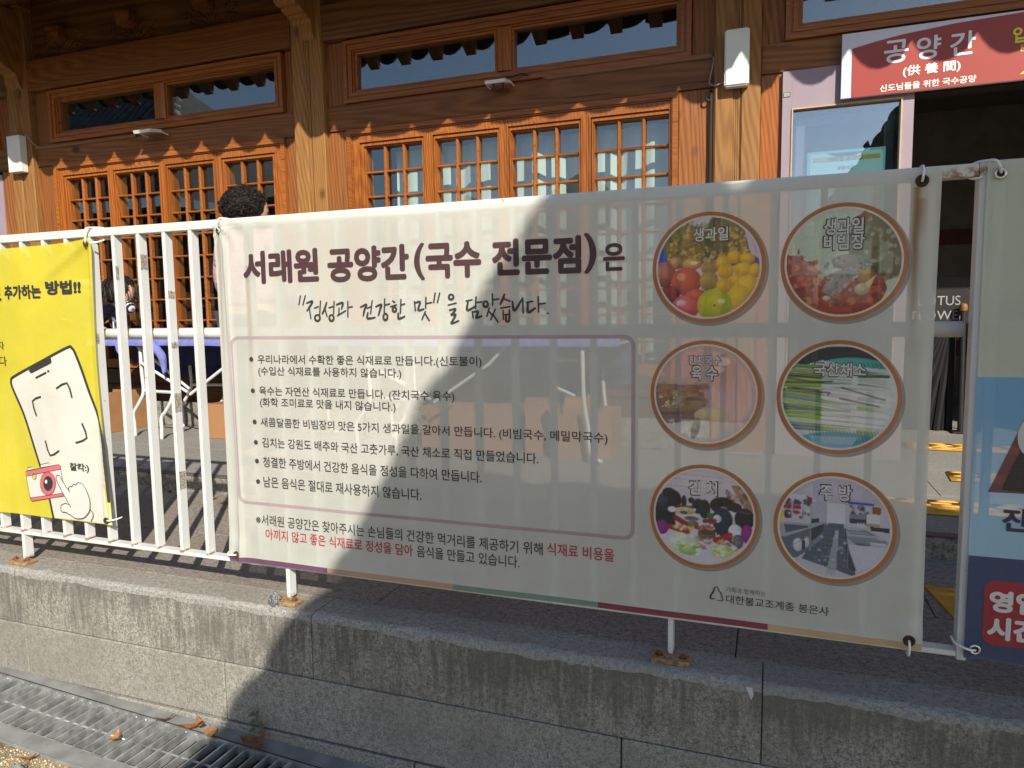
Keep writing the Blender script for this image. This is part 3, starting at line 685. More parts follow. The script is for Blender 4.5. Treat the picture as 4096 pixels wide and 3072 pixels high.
for a in (('우리나라에서 수확한 좋은 식재료로 만듭니다.(신토불이)', -.8901, -.1293, .7668, .7996), ('(수입산 식재료를 사용하지 않습니다.)', -.8895, -.3798, .7305, .7627), ('육수는 자연산 식재료로 만듭니다. (잔치국수 육수)', -.8902, -.2137, .6670, .7002), ('(화학 조미료로 맛을 내지 않습니다.)', -.8891, -.4015, .6314, .6642),
    ('새콤달콤한 비빔장의 맛은 5가지 생과일을 갈아서 만듭니다. (비빔국수, 메밀막국수)', -.8914, .2262, .5665, .6004), ('김치는 강원도 배추와 국산 고춧가루, 국산 채소로 직접 만들었습니다.', -.8901, .0348, .5032, .5361), ('청결한 주방에서 건강한 음식을 정성을 다하여 만듭니다.', -.8911, -.1340, .4402, .4738), ('남은 음식은 절대로 재사용하지 않습니다.', -.8935, -.3267, .3741, .4097)):
    line(*a, DARK, .010)
line('※서래원 공양간은 찾아주시는 손님들의 건강한 먹거리를 제공하기 위해', -.9301, .0435, .2476, .2835, DARK, .008)
line('식재료 비용을', .0562, .2442, .2502, .2863, RED, .012)
line('아끼지 않고 좋은 식재료로 정성을 담아', -.8949, -.3600, .2021, .2378, RED, .012)
line('음식을 만들고 있습니다.', -.3466, -.0247, .2031, .2386, DARK, .008)
line('가족과 함께하는', .5312, .6269, .2040, .2176, '#5a5650', .0)
line('대한불교조계종 봉은사', .5321, .7721, .1746, .1971, '#35302f', .006)
for z in (.785, .685, .585, .519, .458, .391): S.put(circle2d(-.9145, z, .0078, .0078, 24), .0012)
S.out('bullet_dots', ink(DARK), main)
for a_, b_ in ((0, 2), (2, 16), (16, 31), (31, 37), (37, 39), (39, 42), (42, 99)):
    for i, st in enumerate(HAND[a_:b_]): S.put(stroke2d(st, .0074 if len(st) > 2 else .0066), .0012+.00005*i)
    S.out('handwritten_lettering', ink('#232327'), main)
S.put(stroke2d(BELL[0], .0050, .6), .0012).out('bell_emblem', ink('#4a2230'), main)
S.put(stroke2d(BELL[1], .0052, .6), .0013).out('bell_emblem', ink('#77737a'), main)

# ---------------------------------------------------------------- the six printed photographs
PN = 132
class Pic:
    def __init__(s, cx, cy, r, bgc, seed):
        u = np.linspace(-1, 1, PN); U, V = np.meshgrid(u, -u, indexing='ij')
        s.X = cx+U*r; s.Y = cy+V*r; s.a = np.zeros((PN, PN, 3)); s.a[:] = lin(bgc); s.r = r; s.px = 2*r/PN; s.rng = np.random.default_rng(seed)
    def over(s, m, c):
        m = np.clip(m, 0, 1)[..., None]; s.a = s.a*(1-m)+np.array(c)*m
    def ell(s, cx, cy, rx, ry, c, c2=None, hx=-.3, hy=-.35, al=1, rot=0):
        dx, dy = s.X-cx, s.Y-cy
        if rot: ca, sa = math.cos(rot), math.sin(rot); dx, dy = dx*ca+dy*sa, -dx*sa+dy*ca
        d = np.sqrt((dx/rx)**2+(dy/ry)**2); m = (1-d)*min(rx, ry)/s.px+.5
        if c2:
            g_ = np.clip(np.sqrt((dx/rx-hx)**2+(dy/ry-hy)**2)/1.35, 0, 1)[..., None]
            col = np.array(lin(c))*(1-g_)+np.array(lin(c2))*g_
        else: col = np.array(lin(c))
        s.over(np.clip(m, 0, 1)*al, col)
    def poly(s, pts, c, al=1):
        inside = np.zeros(s.X.shape, bool); n = len(pts)
        for i in range(n):
            (x1, y1), (x2, y2) = pts[i], pts[(i+1) % n]
            if y1 == y2: continue
            cond = ((y1 > s.Y) != (y2 > s.Y)) & (s.X < (x2-x1)*(s.Y-y1)/(y2-y1)+x1); inside ^= cond
        s.over(inside*al, lin(c))
    def seg(s, pts, wd, c, c2=None, al=1):
        for i in range(len(pts)-1):
            (x1, y1), (x2, y2) = pts[i], pts[i+1]; dx, dy = x2-x1, y2-y1; L2 = dx*dx+dy*dy+1e-9
            t = np.clip(((s.X-x1)*dx+(s.Y-y1)*dy)/L2, 0, 1); d = np.hypot(s.X-x1-t*dx, s.Y-y1-t*dy)
            m = np.clip((wd/2-d)/s.px+.5, 0, 1)*al
            if c2: col = np.array(lin(c))*(1-t[..., None])+np.array(lin(c2))*t[..., None]
            else: col = np.array(lin(c))
            s.over(m, col)
    def blotch(s, n, rmin, rmax, cols, box, al=.8, asp=1):
        for _ in range(n):
            x = s.rng.uniform(box[0], box[1]); y = s.rng.uniform(box[2], box[3]); r = s.rng.uniform(rmin, rmax)
            s.ell(x, y, r*asp, r, cols[s.rng.integers(len(cols))], al=al, rot=s.rng.uniform(-.6, .6))
    def grain(s, k): s.a *= 1+k*(s.rng.random(s.X.shape)-.5)[..., None]
def pic_fruit():
    p = Pic(504, 495, 392, '#d8d2dc', 1)
    p.poly([(90, 300), (260, 270), (200, 470), (90, 470)], '#2b57b8'); p.ell(690, 250, 200, 240, '#8b8050', '#5f5a3a'); p.ell(350, 330, 190, 170, '#95884f', '#5c5a38'); p.poly([(540, 120), (600, 120), (590, 480), (530, 470)], '#2e3d38')
    p.blotch(150, 9, 17, ['#c2b271', '#8f8146', '#4e5a3c', '#d0c080', '#6e6238'], (190, 560, 230, 460)); p.blotch(120, 9, 16, ['#b7a765', '#8a7c44', '#56603e', '#c8b878'], (590, 810, 190, 420))
    p.blotch(26, 14, 30, ['#6f8a55', '#93a468', '#4d6b46', '#b8c08a'], (270, 500, 110, 210), .7, .5); p.poly([(770, 200), (900, 330), (900, 560), (830, 420)], '#cfc4d8'); p.ell(850, 480, 40, 60, '#5c4a9a')
    for e in [(260, 450, 58, 50, '#d9b98c', '#8a5f3c'), (160, 540, 100, 100, '#d29078', '#7c2f38'), (385, 465, 78, 45, '#e0c58c', '#9a6a3e'), (520, 500, 66, 48, '#c8ab72', '#836238'), (705, 420, 55, 52, '#f0cf3c', '#b98a1c'), (800, 435, 58, 42, '#efcb3a', '#b5881e'), (625, 460, 60, 55, '#f0d040', '#b68c20'), (640, 530, 62, 58, '#eecb38', '#b98c20'), (770, 515, 72, 52, '#f3d444', '#bd9222'), (860, 530, 50, 55, '#f0ce3c', '#b78a1e'), (340, 600, 118, 112, '#e0806c', '#8f2a34'), (515, 600, 72, 82, '#cdb678', '#7f6a3a'), (730, 600, 60, 52, '#efce3e', '#b88a22'), (630, 640, 60, 62, '#eecb3c', '#b58a24'), (800, 650, 95, 85, '#f2d548', '#c29a2a'), (210, 700, 80, 75, '#9c3440', '#581a28'), (420, 720, 90, 60, '#d8786a', '#8f2c3a'), (340, 800, 110, 95, '#e58a90', '#a02a44'), (300, 770, 40, 26, '#f5e6e2', '#dca0a0'), (740, 740, 80, 110, '#f0d048', '#bd9828'), (560, 790, 132, 130, '#d9d060', '#8f9c34')]: p.ell(*e)
    p.ell(560, 792, 10, 10, '#5a4a20'); p.ell(610, 760, 30, 20, '#f1ecb0', al=.7); p.ell(300, 560, 34, 30, '#f3c2a4', al=.6); p.ell(400, 455, 30, 14, '#fbeec8', al=.8); p.grain(.22); return p
def pic_sauce():
    p = Pic(524, 472, 424, '#c9d0c0', 2)
    p.ell(800, 330, 240, 300, '#8b8668', '#6f6b52'); p.blotch(80, 8, 22, ['#a6a284', '#7b775c', '#c6c8b8', '#5f5a44'], (680, 940, 140, 620), .6)
    p.poly([(80, 400), (190, 410), (230, 470), (350, 540), (330, 640), (500, 720), (620, 600), (820, 600), (850, 690), (760, 900), (300, 900), (100, 700)], '#9a4630'); p.blotch(160, 8, 34, ['#a6502f', '#7d2b22', '#b9683c', '#c58a58', '#8b3328', '#5c221c'], (120, 820, 560, 860), .65)
    p.blotch(50, 10, 26, ['#8f2f2a', '#ad4a38', '#c9836a'], (110, 330, 420, 700), .7); p.ell(560, 470, 120, 60, '#b9aaa4', '#8d7d78'); p.poly([(445, 560), (660, 470), (690, 530), (600, 600), (450, 740), (370, 700)], '#a59692'); p.blotch(70, 6, 18, ['#8d7f7a', '#c0b2ac', '#746864'], (400, 680, 420, 720), .7)
    p.blotch(22, 6, 14, ['#3c3a28', '#55523a'], (640, 790, 480, 570), .9); p.ell(700, 600, 62, 70, '#c99a58', '#8b5a34'); p.ell(670, 690, 58, 46, '#e0cdb4', '#a98a68'); p.poly([(690, 640), (770, 580), (720, 690)], '#dcc8a6')
    p.ell(410, 757, 30, 20, '#ded6d0', '#b5a29a'); p.ell(310, 530, 60, 22, '#d9a07a', '#b06040', rot=.5); p.ell(640, 125, 30, 16, '#a8343c'); p.ell(690, 130, 18, 20, '#c05a50'); p.ell(195, 380, 8, 22, '#8a2f2a'); p.grain(.25); return p
def pic_broth():
    p = Pic(501, 472, 404, '#c3b2b8', 3)
    p.poly([(100, 60), (950, 60), (950, 430), (100, 430)], '#c6b5b6'); p.ell(760, 420, 200, 260, '#bda9b4', '#cdbcc2'); p.ell(650, 300, 110, 160, '#a8877e', '#c2abae', al=.8); p.ell(640, 200, 60, 36, '#e6dcd6', al=.9); p.ell(610, 265, 50, 26, '#ded2cc', al=.8)
    p.poly([(90, 390), (480, 400), (520, 600), (450, 640), (90, 660)], '#84706a'); p.blotch(90, 10, 30, ['#a39688', '#6c5a50', '#8e8264', '#5c4a46', '#c3bcae', '#9a8a5e'], (110, 520, 400, 600), .5, 1.6); p.poly([(90, 640), (440, 600), (420, 740), (90, 760)], '#4e4244', .75)
    p.ell(560, 650, 140, 70, '#d4cdb8', '#b2ad9e'); p.poly([(90, 740), (420, 700), (950, 700), (950, 900), (90, 900)], '#d8d4d2', .9); p.ell(430, 760, 34, 90, '#8f9090', '#5c5c60', rot=.25); p.blotch(14, 5, 10, ['#e4e0da', '#f0ece4'], (130, 280, 480, 600), .8); p.grain(.12); return p
def pic_onion():
    p = Pic(542, 476, 428, '#c5cdd0', 4)
    p.poly([(100, 60), (1000, 60), (1000, 260), (100, 260)], '#232530'); p.ell(640, 230, 260, 82, '#69b3ae', '#559a96'); 
    for i in range(14): p.seg([(520+i*30, 195), (530+i*30, 225)], 9, '#2f6f70')
    p.poly([(100, 270), (420, 170), (560, 205), (940, 250), (1000, 300), (1000, 760), (100, 780)], '#c9d2d0'); 
    rows = [(205, 250, '#5f8a5a', '#3b5f40'), (250, 292, '#86a05e', '#c2cbc0'), (290, 320, '#33432f', '#b8c0b8'), (325, 345, '#a7b457', '#cfd6d0'), (362, 360, '#2c3527', '#5c6c48'), (378, 372, '#7fa84e', '#d5dad6'), (405, 440, '#b6c78a', '#dadedc'), (425, 470, '#262c26', '#b4bdb6'), (440, 500, '#6f9c3e', '#dfe2e0'), (468, 545, '#5b7f86', '#8fae62'), (505, 590, '#8fb54c', '#dde1df'), (548, 600, '#4a6a74', '#a9c06c'), (575, 640, '#37502e', '#d3d8d4'), (600, 600, '#6fa03c', '#d5dbd0'), (632, 652, '#86b044', '#dfe3df'), (660, 690, '#b9c9a0', '#e0e3e1'), (702, 730, '#627f8c', '#b7c98a'), (735, 745, '#56707a', '#7fa456')]
    for y0, y1, a, b in rows:
        p.seg([(110, y0), (430, (y0+y1)/2+6)], 33, a, a); p.seg([(430, (y0+y1)/2+6), (700, y1+14), (960, y1+44)], 28, b, '#d9dddd'); p.seg([(110, y0-17), (640, y1-9)], 5, '#34442e', al=.65); p.seg([(500, y1+19), (900, y1+44)], 4, '#6c7058', al=.6); p.seg([(150, y0-5), (420, (y0+y1)/2)], 5, '#c6d79a', al=.6)
    for pts in ([(160, 320), (340, 350), (500, 345)], [(200, 405), (480, 440), (470, 460)], [(160, 405), (400, 420)], [(560, 485), (850, 545)], [(570, 395), (890, 490)]): p.seg(pts, 14, '#1e2a1e', '#39412e', .85)
    p.seg([(700, 300), (910, 300)], 24, '#47684a', '#3e5f44'); p.ell(560, 850, 330, 86, '#63aab0', '#5294a0')
    for r_ in range(5):
        for i in range(22): p.seg([(330+i*26+r_*6, 755+r_*20), (336+i*26+r_*6, 764+r_*20)], 8, '#2b5f66', al=.8)
    p.poly([(330, 800), (700, 800), (650, 900), (380, 900)], '#a9c4d8', .6); p.grain(.16); return p
def pic_kimchi():
    p = Pic(491, 454, 392, '#d2cdd4', 5)
    p.poly([(700, 180), (920, 180), (920, 460), (820, 380)], '#a88468'); p.blotch(40, 8, 22, ['#7d5c48', '#c2a084', '#b0aeb8', '#5c443a'], (640, 850, 190, 350), .7); 
    for y in (110, 150, 210): p.seg([(200, y), (640, y+12)], 5, '#8a868c', al=.5)
    p.poly([(110, 640), (300, 420), (480, 440), (640, 620), (820, 700), (700, 860), (300, 860)], '#d9d6e2'); p.ell(160, 420, 110, 130, '#2a2c36', '#1a1b22'); p.ell(240, 330, 76, 84, '#1e1a20', '#131116'); p.ell(215, 290, 60, 60, '#17151a'); p.ell(150, 340, 50, 50, '#4b5674', '#2d3650'); p.poly([(110, 430), (260, 420), (270, 560), (200, 590), (110, 520)], '#20222a'); p.ell(240, 412, 34, 24, '#e4e2e6')
    p.ell(160, 570, 52, 60, '#9c4a9a', '#7a3478'); p.seg([(270, 480), (330, 515), (400, 540)], 44, '#8e2838', '#a63244'); p.seg([(225, 560), (310, 580), (365, 590)], 44, '#a02a3a', '#b53a48'); p.ell(335, 340, 22, 54, '#262429'); p.ell(395, 325, 26, 26, '#2a2226'); p.ell(450, 370, 50, 64, '#282a38', '#1b1c26'); p.ell(500, 390, 46, 80, '#223028', '#18211c'); p.poly([(520, 420), (570, 420), (570, 500), (540, 520)], '#2f7a4c'); p.seg([(290, 385), (400, 385)], 26, '#8a2430'); p.ell(350, 415, 76, 32, '#cfd2a8', '#9aa070'); p.blotch(26, 6, 14, ['#dfe2c4', '#a8ad74', '#c4c89a'], (280, 430, 395, 440), .8); p.ell(335, 432, 30, 14, '#6a4a44')
    p.ell(640, 350, 100, 70, '#1f1b20', '#141216'); p.ell(730, 360, 60, 40, '#2b2326'); p.ell(650, 400, 34, 44, '#c9a08c', '#8a6a60'); p.ell(690, 415, 44, 26, '#e2e4ea'); p.ell(640, 470, 80, 100, '#38445e', '#1f2636'); p.poly([(590, 400), (640, 380), (680, 560), (600, 600)], '#2b344a'); p.ell(810, 450, 76, 90, '#241f24', '#151317'); p.seg([(760, 390), (850, 400)], 18, '#6a3a6a'); p.ell(600, 462, 32, 34, '#e8e9ec', '#c3c5cc'); p.seg([(500, 490), (580, 480)], 34, '#8f2836', '#a33040')
    p.poly([(600, 540), (720, 560), (720, 660), (560, 560)], '#252a3c'); p.ell(740, 550, 52, 52, '#eceef0', '#c6c9ce'); p.poly([(700, 510), (790, 560), (740, 600), (690, 570)], '#e6e8ea'); p.seg([(590, 640), (650, 620), (700, 590)], 46, '#a82a3a', '#b73644'); p.ell(600, 640, 30, 22, '#a02636'); p.ell(830, 570, 46, 76, '#a8429a', '#7a2c74'); p.ell(760, 640, 44, 60, '#7c8294', '#565c70'); p.seg([(750, 590), (790, 590)], 10, '#3a5fa8')
    p.ell(410, 520, 44, 26, '#8d8c8a', '#5f5a56'); p.ell(400, 478, 60, 20, '#5d5650', '#8a8580'); p.ell(520, 600, 72, 44, '#8b8684', '#5a5250'); p.ell(520, 580, 68, 26, '#6a4238'); p.blotch(40, 6, 14, ['#b0845c', '#7f4a34', '#cfae84', '#a0523c'], (440, 760, 630, 720), .7, 1.8); p.blotch(26, 6, 14, ['#a0704c', '#6f3c2c', '#c99a70'], (430, 560, 530, 565), .7, 2)
    p.ell(320, 560, 60, 22, '#c0a070', '#8f6c48'); p.blotch(18, 8, 16, ['#d8d090', '#b9ae5c', '#e4e2c4'], (250, 410, 535, 580), .8); p.ell(310, 690, 90, 90, '#e9efe6', '#c3d2b8'); p.ell(380, 740, 86, 48, '#cfe0b0', '#8fae68'); p.blotch(30, 8, 18, ['#f2f6ee', '#b4cf92', '#8fb468', '#dfead6'], (250, 460, 620, 780), .7, 1.6); p.ell(640, 730, 92, 56, '#e4e8da', '#b8c49a'); p.blotch(24, 8, 16, ['#eef0e4', '#d6d468', '#a9bc70', '#e8e6c0'], (570, 740, 690, 785), .7, 1.4); p.grain(.15); return p
def pic_kitchen():
    p = Pic(531, 463, 441, '#c9c8d2', 6)
    p.poly([(60, 40), (1000, 40), (1000, 260), (60, 260)], '#bfbccb'); p.poly([(480, 250), (620, 250), (620, 420), (480, 420)], '#dadae2'); p.poly([(350, 250), (480, 250), (480, 400), (350, 420)], '#b9bac6'); p.poly([(490, 425), (610, 425), (720, 880), (280, 760)], '#5c6472')
    for i in range(9): p.seg([(500-i*26, 430+i*42), (640+i*12, 430+i*44)], 3, '#7d8594', al=.7)
    for x in (430, 380, 600, 650): p.seg([(530+(x-530)*.25, 440), (x, 800)], 3, '#7d8594', al=.6)
    p.poly([(548, 480), (575, 480), (560, 880), (480, 880)], '#b9bdc4'); 
    for i in range(26): p.seg([(520-i*.9, 560+i*11), (566, 560+i*11)], 4, '#6a707c', al=.8)
    p.poly([(60, 560), (470, 410), (480, 470), (340, 680), (240, 760), (60, 760)], '#6b7280'); p.poly([(90, 440), (350, 440), (470, 405), (480, 420), (140, 580), (90, 570)], '#a9aeb8'); p.poly([(130, 460), (330, 460), (330, 480), (150, 540)], '#5e6674'); p.poly([(350, 490), (450, 440), (450, 500), (360, 600)], '#3e444e'); p.poly([(360, 600), (450, 520), (450, 560), (360, 650)], '#8a909c'); p.ell(250, 640, 40, 60, '#e4e6ea', '#c2c5cc'); p.ell(320, 610, 22, 50, '#dfe2e6', '#b5b9c2'); p.poly([(280, 600), (305, 590), (310, 670), (285, 680)], '#32363e'); p.seg([(350, 260), (350, 680)], 8, '#9aa0aa'); p.seg([(190, 660), (330, 560)], 6, '#8a909a')
    p.poly([(120, 180), (350, 200), (390, 240), (120, 250)], '#d6d6de'); p.blotch(30, 8, 18, ['#2e2c34', '#4a4650', '#6c6874'], (130, 330, 240, 280), .8); p.poly([(130, 290), (270, 290), (270, 322), (130, 322)], '#a8324e'); p.ell(235, 350, 32, 16, '#b0304a'); p.ell(160, 370, 30, 46, '#4a3a5c', '#2a2438'); p.blotch(24, 7, 15, ['#dfe0e6', '#52505c', '#8b3a4c', '#3c5a48'], (140, 340, 330, 410), .8); p.ell(120, 400, 12, 60, '#d2c84c'); p.seg([(196, 250), (196, 450)], 9, '#b9bec8'); p.seg([(290, 280), (295, 420)], 7, '#b9bec8'); p.seg([(100, 330), (350, 325)], 6, '#c3c8d0'); p.seg([(110, 415), (350, 405)], 7, '#c3c8d0'); p.poly([(355, 395), (415, 390), (415, 430), (355, 435)], '#3c404a'); p.poly([(310, 195), (360, 215), (355, 270), (320, 240)], '#7c3a48')
    p.seg([(650, 232), (830, 236)], 20, '#2f4bb0', '#3350b8'); p.blotch(34, 7, 16, ['#3a3640', '#8a8896', '#5c5866', '#c9c6d0'], (660, 800, 255, 330), .8); p.poly([(830, 250), (895, 260), (890, 320), (830, 315)], '#8a6238'); p.poly([(650, 330), (790, 320), (790, 420), (650, 400)], '#868c98'); p.poly([(660, 370), (780, 370), (780, 410), (660, 410)], '#34363e'); p.poly([(790, 325), (890, 320), (885, 395), (790, 400)], '#dcdde4'); p.poly([(790, 400), (890, 400), (890, 440), (790, 430)], '#b3a48c'); p.poly([(815, 425), (960, 430), (960, 468), (820, 462)], '#25272d')
    p.poly([(610, 440), (780, 440), (980, 560), (980, 760), (720, 830), (690, 760)], '#b7bbc6'); p.poly([(640, 470), (790, 465), (860, 500), (660, 505)], '#7d8490'); p.poly([(650, 480), (780, 478), (820, 495), (665, 498)], '#9fa5ae'); p.poly([(640, 540), (940, 540), (960, 570), (700, 590)], '#8b929c'); p.seg([(640, 530), (870, 530)], 6, '#4a505a'); p.poly([(700, 575), (830, 585), (800, 605), (710, 595)], '#56706c'); p.poly([(810, 560), (940, 565), (930, 585), (830, 580)], '#cfd3da'); p.poly([(650, 600), (970, 600), (940, 720), (730, 830), (690, 740)], '#cdd0da'); p.poly([(640, 600), (700, 760), (720, 830), (640, 800)], '#454b58'); p.seg([(625, 460), (660, 780)], 10, '#2e323c'); p.seg([(650, 600), (650, 800)], 8, '#8890a0')
    for x in (722, 744, 764): p.ell(x, 420, 8, 20, '#d8dae0')
    p.blotch(30, 5, 12, ['#c9ccd4', '#8d94a2'], (380, 640, 540, 840), .5, 1.6); p.grain(.14); return p
PICM = {}
for i, (hole, fn) in enumerate(((.11, pic_fruit), (.09, pic_sauce), (.24, pic_broth), (.08, pic_onion), (.07, pic_kimchi), (.08, pic_kitchen))):
    cx, cz = CIRC[i]; r = CR-.0125; P_ = fn(); lum = P_.a.mean(-1, keepdims=True); P_.a = np.clip(lum+(P_.a-lum)*1.25, 0, 1)**1.12*1.12; P_.a = np.clip(P_.a, .004, .92)
    u = np.linspace(-1, 1, PN); ok = {}; vs = []; cs = []; fs = []
    def vid(a, b):
        if (a, b) not in ok: ok[(a, b)] = len(vs); vs.append((cx+u[a]*r, cz+u[b]*r)); cs.append((*P_.a[a, b], 1))
        return ok[(a, b)]
    for a in range(PN-1):
        for b in range(PN-1):
            if max(math.hypot(u[a+d], u[b+e]) for d in (0, 1) for e in (0, 1)) <= 1.0: fs.append((vid(a, b), vid(a+1, b), vid(a+1, b+1), vid(a, b+1)))
    S.put((vs, fs), .0009); mt = mesh_cloth('printed_photo_%d' % i, None, hole, 0); o = S.out('printed_picture', mt, main)
    at = o.data.color_attributes.new('Col', 'FLOAT_COLOR', 'POINT'); at.data.foreach_set('color', np.array(cs, dtype=np.float32).ravel())
    S.put(ring2d(cx, cz, CR-.006, CR+.0035, 72, .004, -.005), .0004).out('printed_ring_shadow', ink('#9c9a98', .2), main)
    S.put(ring2d(cx, cz, CR-.0135, CR-.0085), .0013).out('white_ring', ink('#e6e2dc', .12), main)
    S.put(ring2d(cx, cz, CR-.0092, CR), .0016).out('orange_ring', ink('#bd6f2e', .12), main)
def label_pic(s, a, big=.05):
    S.put(glyphs(s, a[0], a[1], a[2], a[3], big), .0019).out('caption_outline', ink('#2c2427', .08), main)
    h = (a[3]-a[2])*.07; S.put(glyphs(s, a[0]+h, a[1]-h, a[2]+h, a[3]-h, .020), .0024).out('caption', ink('#e2dfdc', .04), main)
label_pic('생과일', (.4385, .5275, 1.0826, 1.1215), .022); label_pic('생과일', (.7340, .8235, 1.0835, 1.1265), .06); label_pic('비빔장', (.7343, .8256, 1.0489, 1.0890), .06)
label_pic('잔치국수', (.4313, .5130, .7806, .8072), .06); label_pic('육 수', (.4371, .5067, .7405, .7829), .06); label_pic('국산채소', (.7202, .8379, .7557, .7929), .06); label_pic('김 치', (.4352, .5094, .4482, .4902), .045); label_pic('주 방', (.7410, .8157, .4588, .5025), .045)
RUSTE = flat('rusted_eyelet', (.06, .028, .016), .8, .4, 60)
STEEL = flat('bright_eyelet', (.62, .62, .62), .25, .1, 20, 1)
def over_rail(x, z): return [(x, WM(x, z)-.001, z-.002), (x+.001, -.028, z+.012), (x+.002, -.022, 1.222), (x+.002, -.006, 1.2305), (x+.003, .03, 1.2305), (x+.003, .033, 1.215), (x+.004, .02, 1.196), (x+.004, -.008, 1.196), (x+.004, -.014, z+.006)]
eyelet(main, -1.018, 1.192, WM, RUSTE, .0095, over_rail(-1.018, 1.192)); eyelet(main, .934, 1.196, WM, RUSTE, .0105, over_rail(.934, 1.196))
eyelet(main, -1.012, .140, WM, RUSTE, .0090, [(-1.012, -.022, .140), (-1.024, -.032, .141), (-1.040, -.03, .142), (-1.052, -.012, .142), (-1.055, .01, .142)])
eyelet(main, .945, .139, WM, RUSTE, .0100, [(.945, -.022, .140), (.945, -.033, .130), (.945, -.03, .108), (.945, -.012, .100), (.946, .02, .100)])

# ================================================================ YELLOW BANNER
def WY(x, z): return -.018+.004*math.sin(9*x+3*z)+.0022*math.sin(17*x-6*z)+.0025*math.sin(7*z+4*x)-.010*math.exp(-(((z-1.19)-(x+1.58)*.55)/.02)**2)*math.exp(-((x+1.62)/.2)**2)-.006*math.exp(-((x+1.575)/.010)**2)
def yedge(x, z):
    q = (z-.19)/(1.0); u = (x+2.75)/1.19
    return x-.012*math.sin(math.pi*min(1, max(0, q)))*max(0, u)**12+.012*(1-q)*max(0, u)**6, z-(.020*(1-u**6) if u < 1 else 0)*q**8-.0*(1-q)
yel = thing('phone_banner', 'bright yellow mesh banner with a tilted phone and pink camera drawn on it', 'banner', (-2, -.02, .19))
SY = Sheet(WY)
YEL = mesh_cloth('yellow_mesh', (.78, .69, .032), .10, .05, trans=.3)
SY.put(grid2d(-2.75, -1.567, .190, 1.197, .012, None, yedge), 0).out('mesh_sheet', YEL, yel)
def clip_x(p, xm): return [(min(a, xm+.012*(1-(b-.19))*1.0*0+xm*0), b) for a, b in p]
def yx(z): return yedge(-1.567, z)[0]
def fillpoly(sh, p, lift, st=.02):
    bm = bmesh.new(); vs = [bm.verts.new((a, 0, b)) for a, b in p]; bm.faces.new(vs); bmesh.ops.triangulate(bm, faces=bm.faces[:])
    for _ in range(2):
        es = [e for e in bm.edges if e.calc_length() > st*1.8]
        if es: bmesh.ops.subdivide_edges(bm, edges=es, cuts=max(1, min(6, int(max(e.calc_length() for e in es)/st/2))), use_grid_fill=True); bmesh.ops.triangulate(bm, faces=[f for f in bm.faces if len(f.verts) > 4])
    bm.verts.index_update(); v = [(q.co.x, q.co.z) for q in bm.verts]; f = [tuple(w_.index for w_ in q.verts) for q in bm.faces]; bm.free(); sh.put((v, f), lift); return sh
ph = [(min(a, yx(b)-.002), max(b, .1935)) for a, b in PHONE+[(-1.54, .1935), (-1.70, .1935)]]
ph[0] = (ph[0][0], .1935)
top = [q for q in ph]
fillpoly(SY, ph, .0010).out('phone_screen', ink('#e4e3df', .07), yel)
left = PHONE[:15]; 
SY.put(stroke2d([(a, max(b, .192)) for a, b in PHONE[0:15]], .0105, 1.0), .0016)
SY.put(stroke2d([(min(a, yx(b)-.004), max(b, .2)) for a, b in PHONE[12:24]], .0100, 1.0), .0017)
SY.out('phone_outline', ink('#1f2125'), yel)
fillpoly(SY, NOTCH, .0019).out('phone_notch', ink('#1f2125'), yel)
for n, wd, p in DRAW:
    if n == 'k': SY.put(stroke2d(p, wd*.00078, .95, 2), .0016).out('scan_bracket' if len(p) > 2 else 'phone_speaker', ink('#24262b'), yel)
for nm, p, h, l in (('camera_body', CAMBODY, '#e6e5e2', .0022), ('camera_top', CAMTOP, '#e0707a', .0026), ('camera_base', CAMBOT, '#e0707a', .0026), ('camera_finder', VF1, '#e6e5e2', .0022), ('camera_finder', VF2, '#e6e5e2', .0021), ('lens_ring', LENS, '#dd6c78', .0030), ('lens', LENSK, '#222226', .0034), ('lens_glint', LENSW, '#f0f0ee', .0038), ('flash', FLASH, '#e0d03c', .0030)):
    fillpoly(SY, p, l, .03).out(nm, ink(h, .05), yel)
for k, p in enumerate((CAMBODY, CAMTOP, CAMBOT, VF1, VF2, LENS, FLASH)): SY.put(stroke2d(p+[p[0]], .0017, 1, 1), .0040+.0001*k)
SY.out('camera_outline', ink('#2a2030'), yel)
fillpoly(SY, HAND_FILL, .0046, .03).out('pointing_hand', ink('#e6e5e1', .06), yel)
for k, (n, wd, p) in enumerate(DRAW):
    if n == 'n': SY.put(stroke2d(p, .0030, 1), .0052+.0001*k)
SY.out('hand_outline', ink('#1d2236'), yel)
line('추가하는', -2.0008, -1.8190, .9937, 1.0451, '#222326', .045, 'lettering', yel, SY, .0014); line('방법!!', -1.7974, -1.6314, 1.0056, 1.0563, '#222326', .05, 'lettering', yel, SY, .0014); line('찰칵:)', -1.7419, -1.6500, .3707, .4059, '#222326', .04, 'lettering', yel, SY, .0014)
line('도', -2.066, -2.020, .990, 1.042, '#222326', .045, 'lettering', yel, SY, .0014); line('자', -2.068, -2.028, .812, .842, '#222326', .008, 'lettering', yel, SY, .0014); line('다', -2.066, -2.023, .751, .787, '#222326', .008, 'lettering', yel, SY, .0014)
def tieY(x, z): return [(x, WY(x, z)-.002, z), (x+.006, -.03, z+.012), (x+.002, -.024, 1.224), (x+.012, -.004, 1.2315), (x+.03, .03, 1.231), (x+.05, .034, 1.21), (x+.045, .0, 1.185), (x+.02, -.022, 1.178)]
eyelet(yel, -1.583, 1.176, WY, RUSTE, .0075, tieY(-1.583, 1.176)); eyelet(yel, -1.575, .207, WY, RUSTE, .0085, [(-1.575, -.024, .207), (-1.562, -.032, .209), (-1.548, -.028, .211), (-1.541, -.012, .2115), (-1.543, .01, .212)])

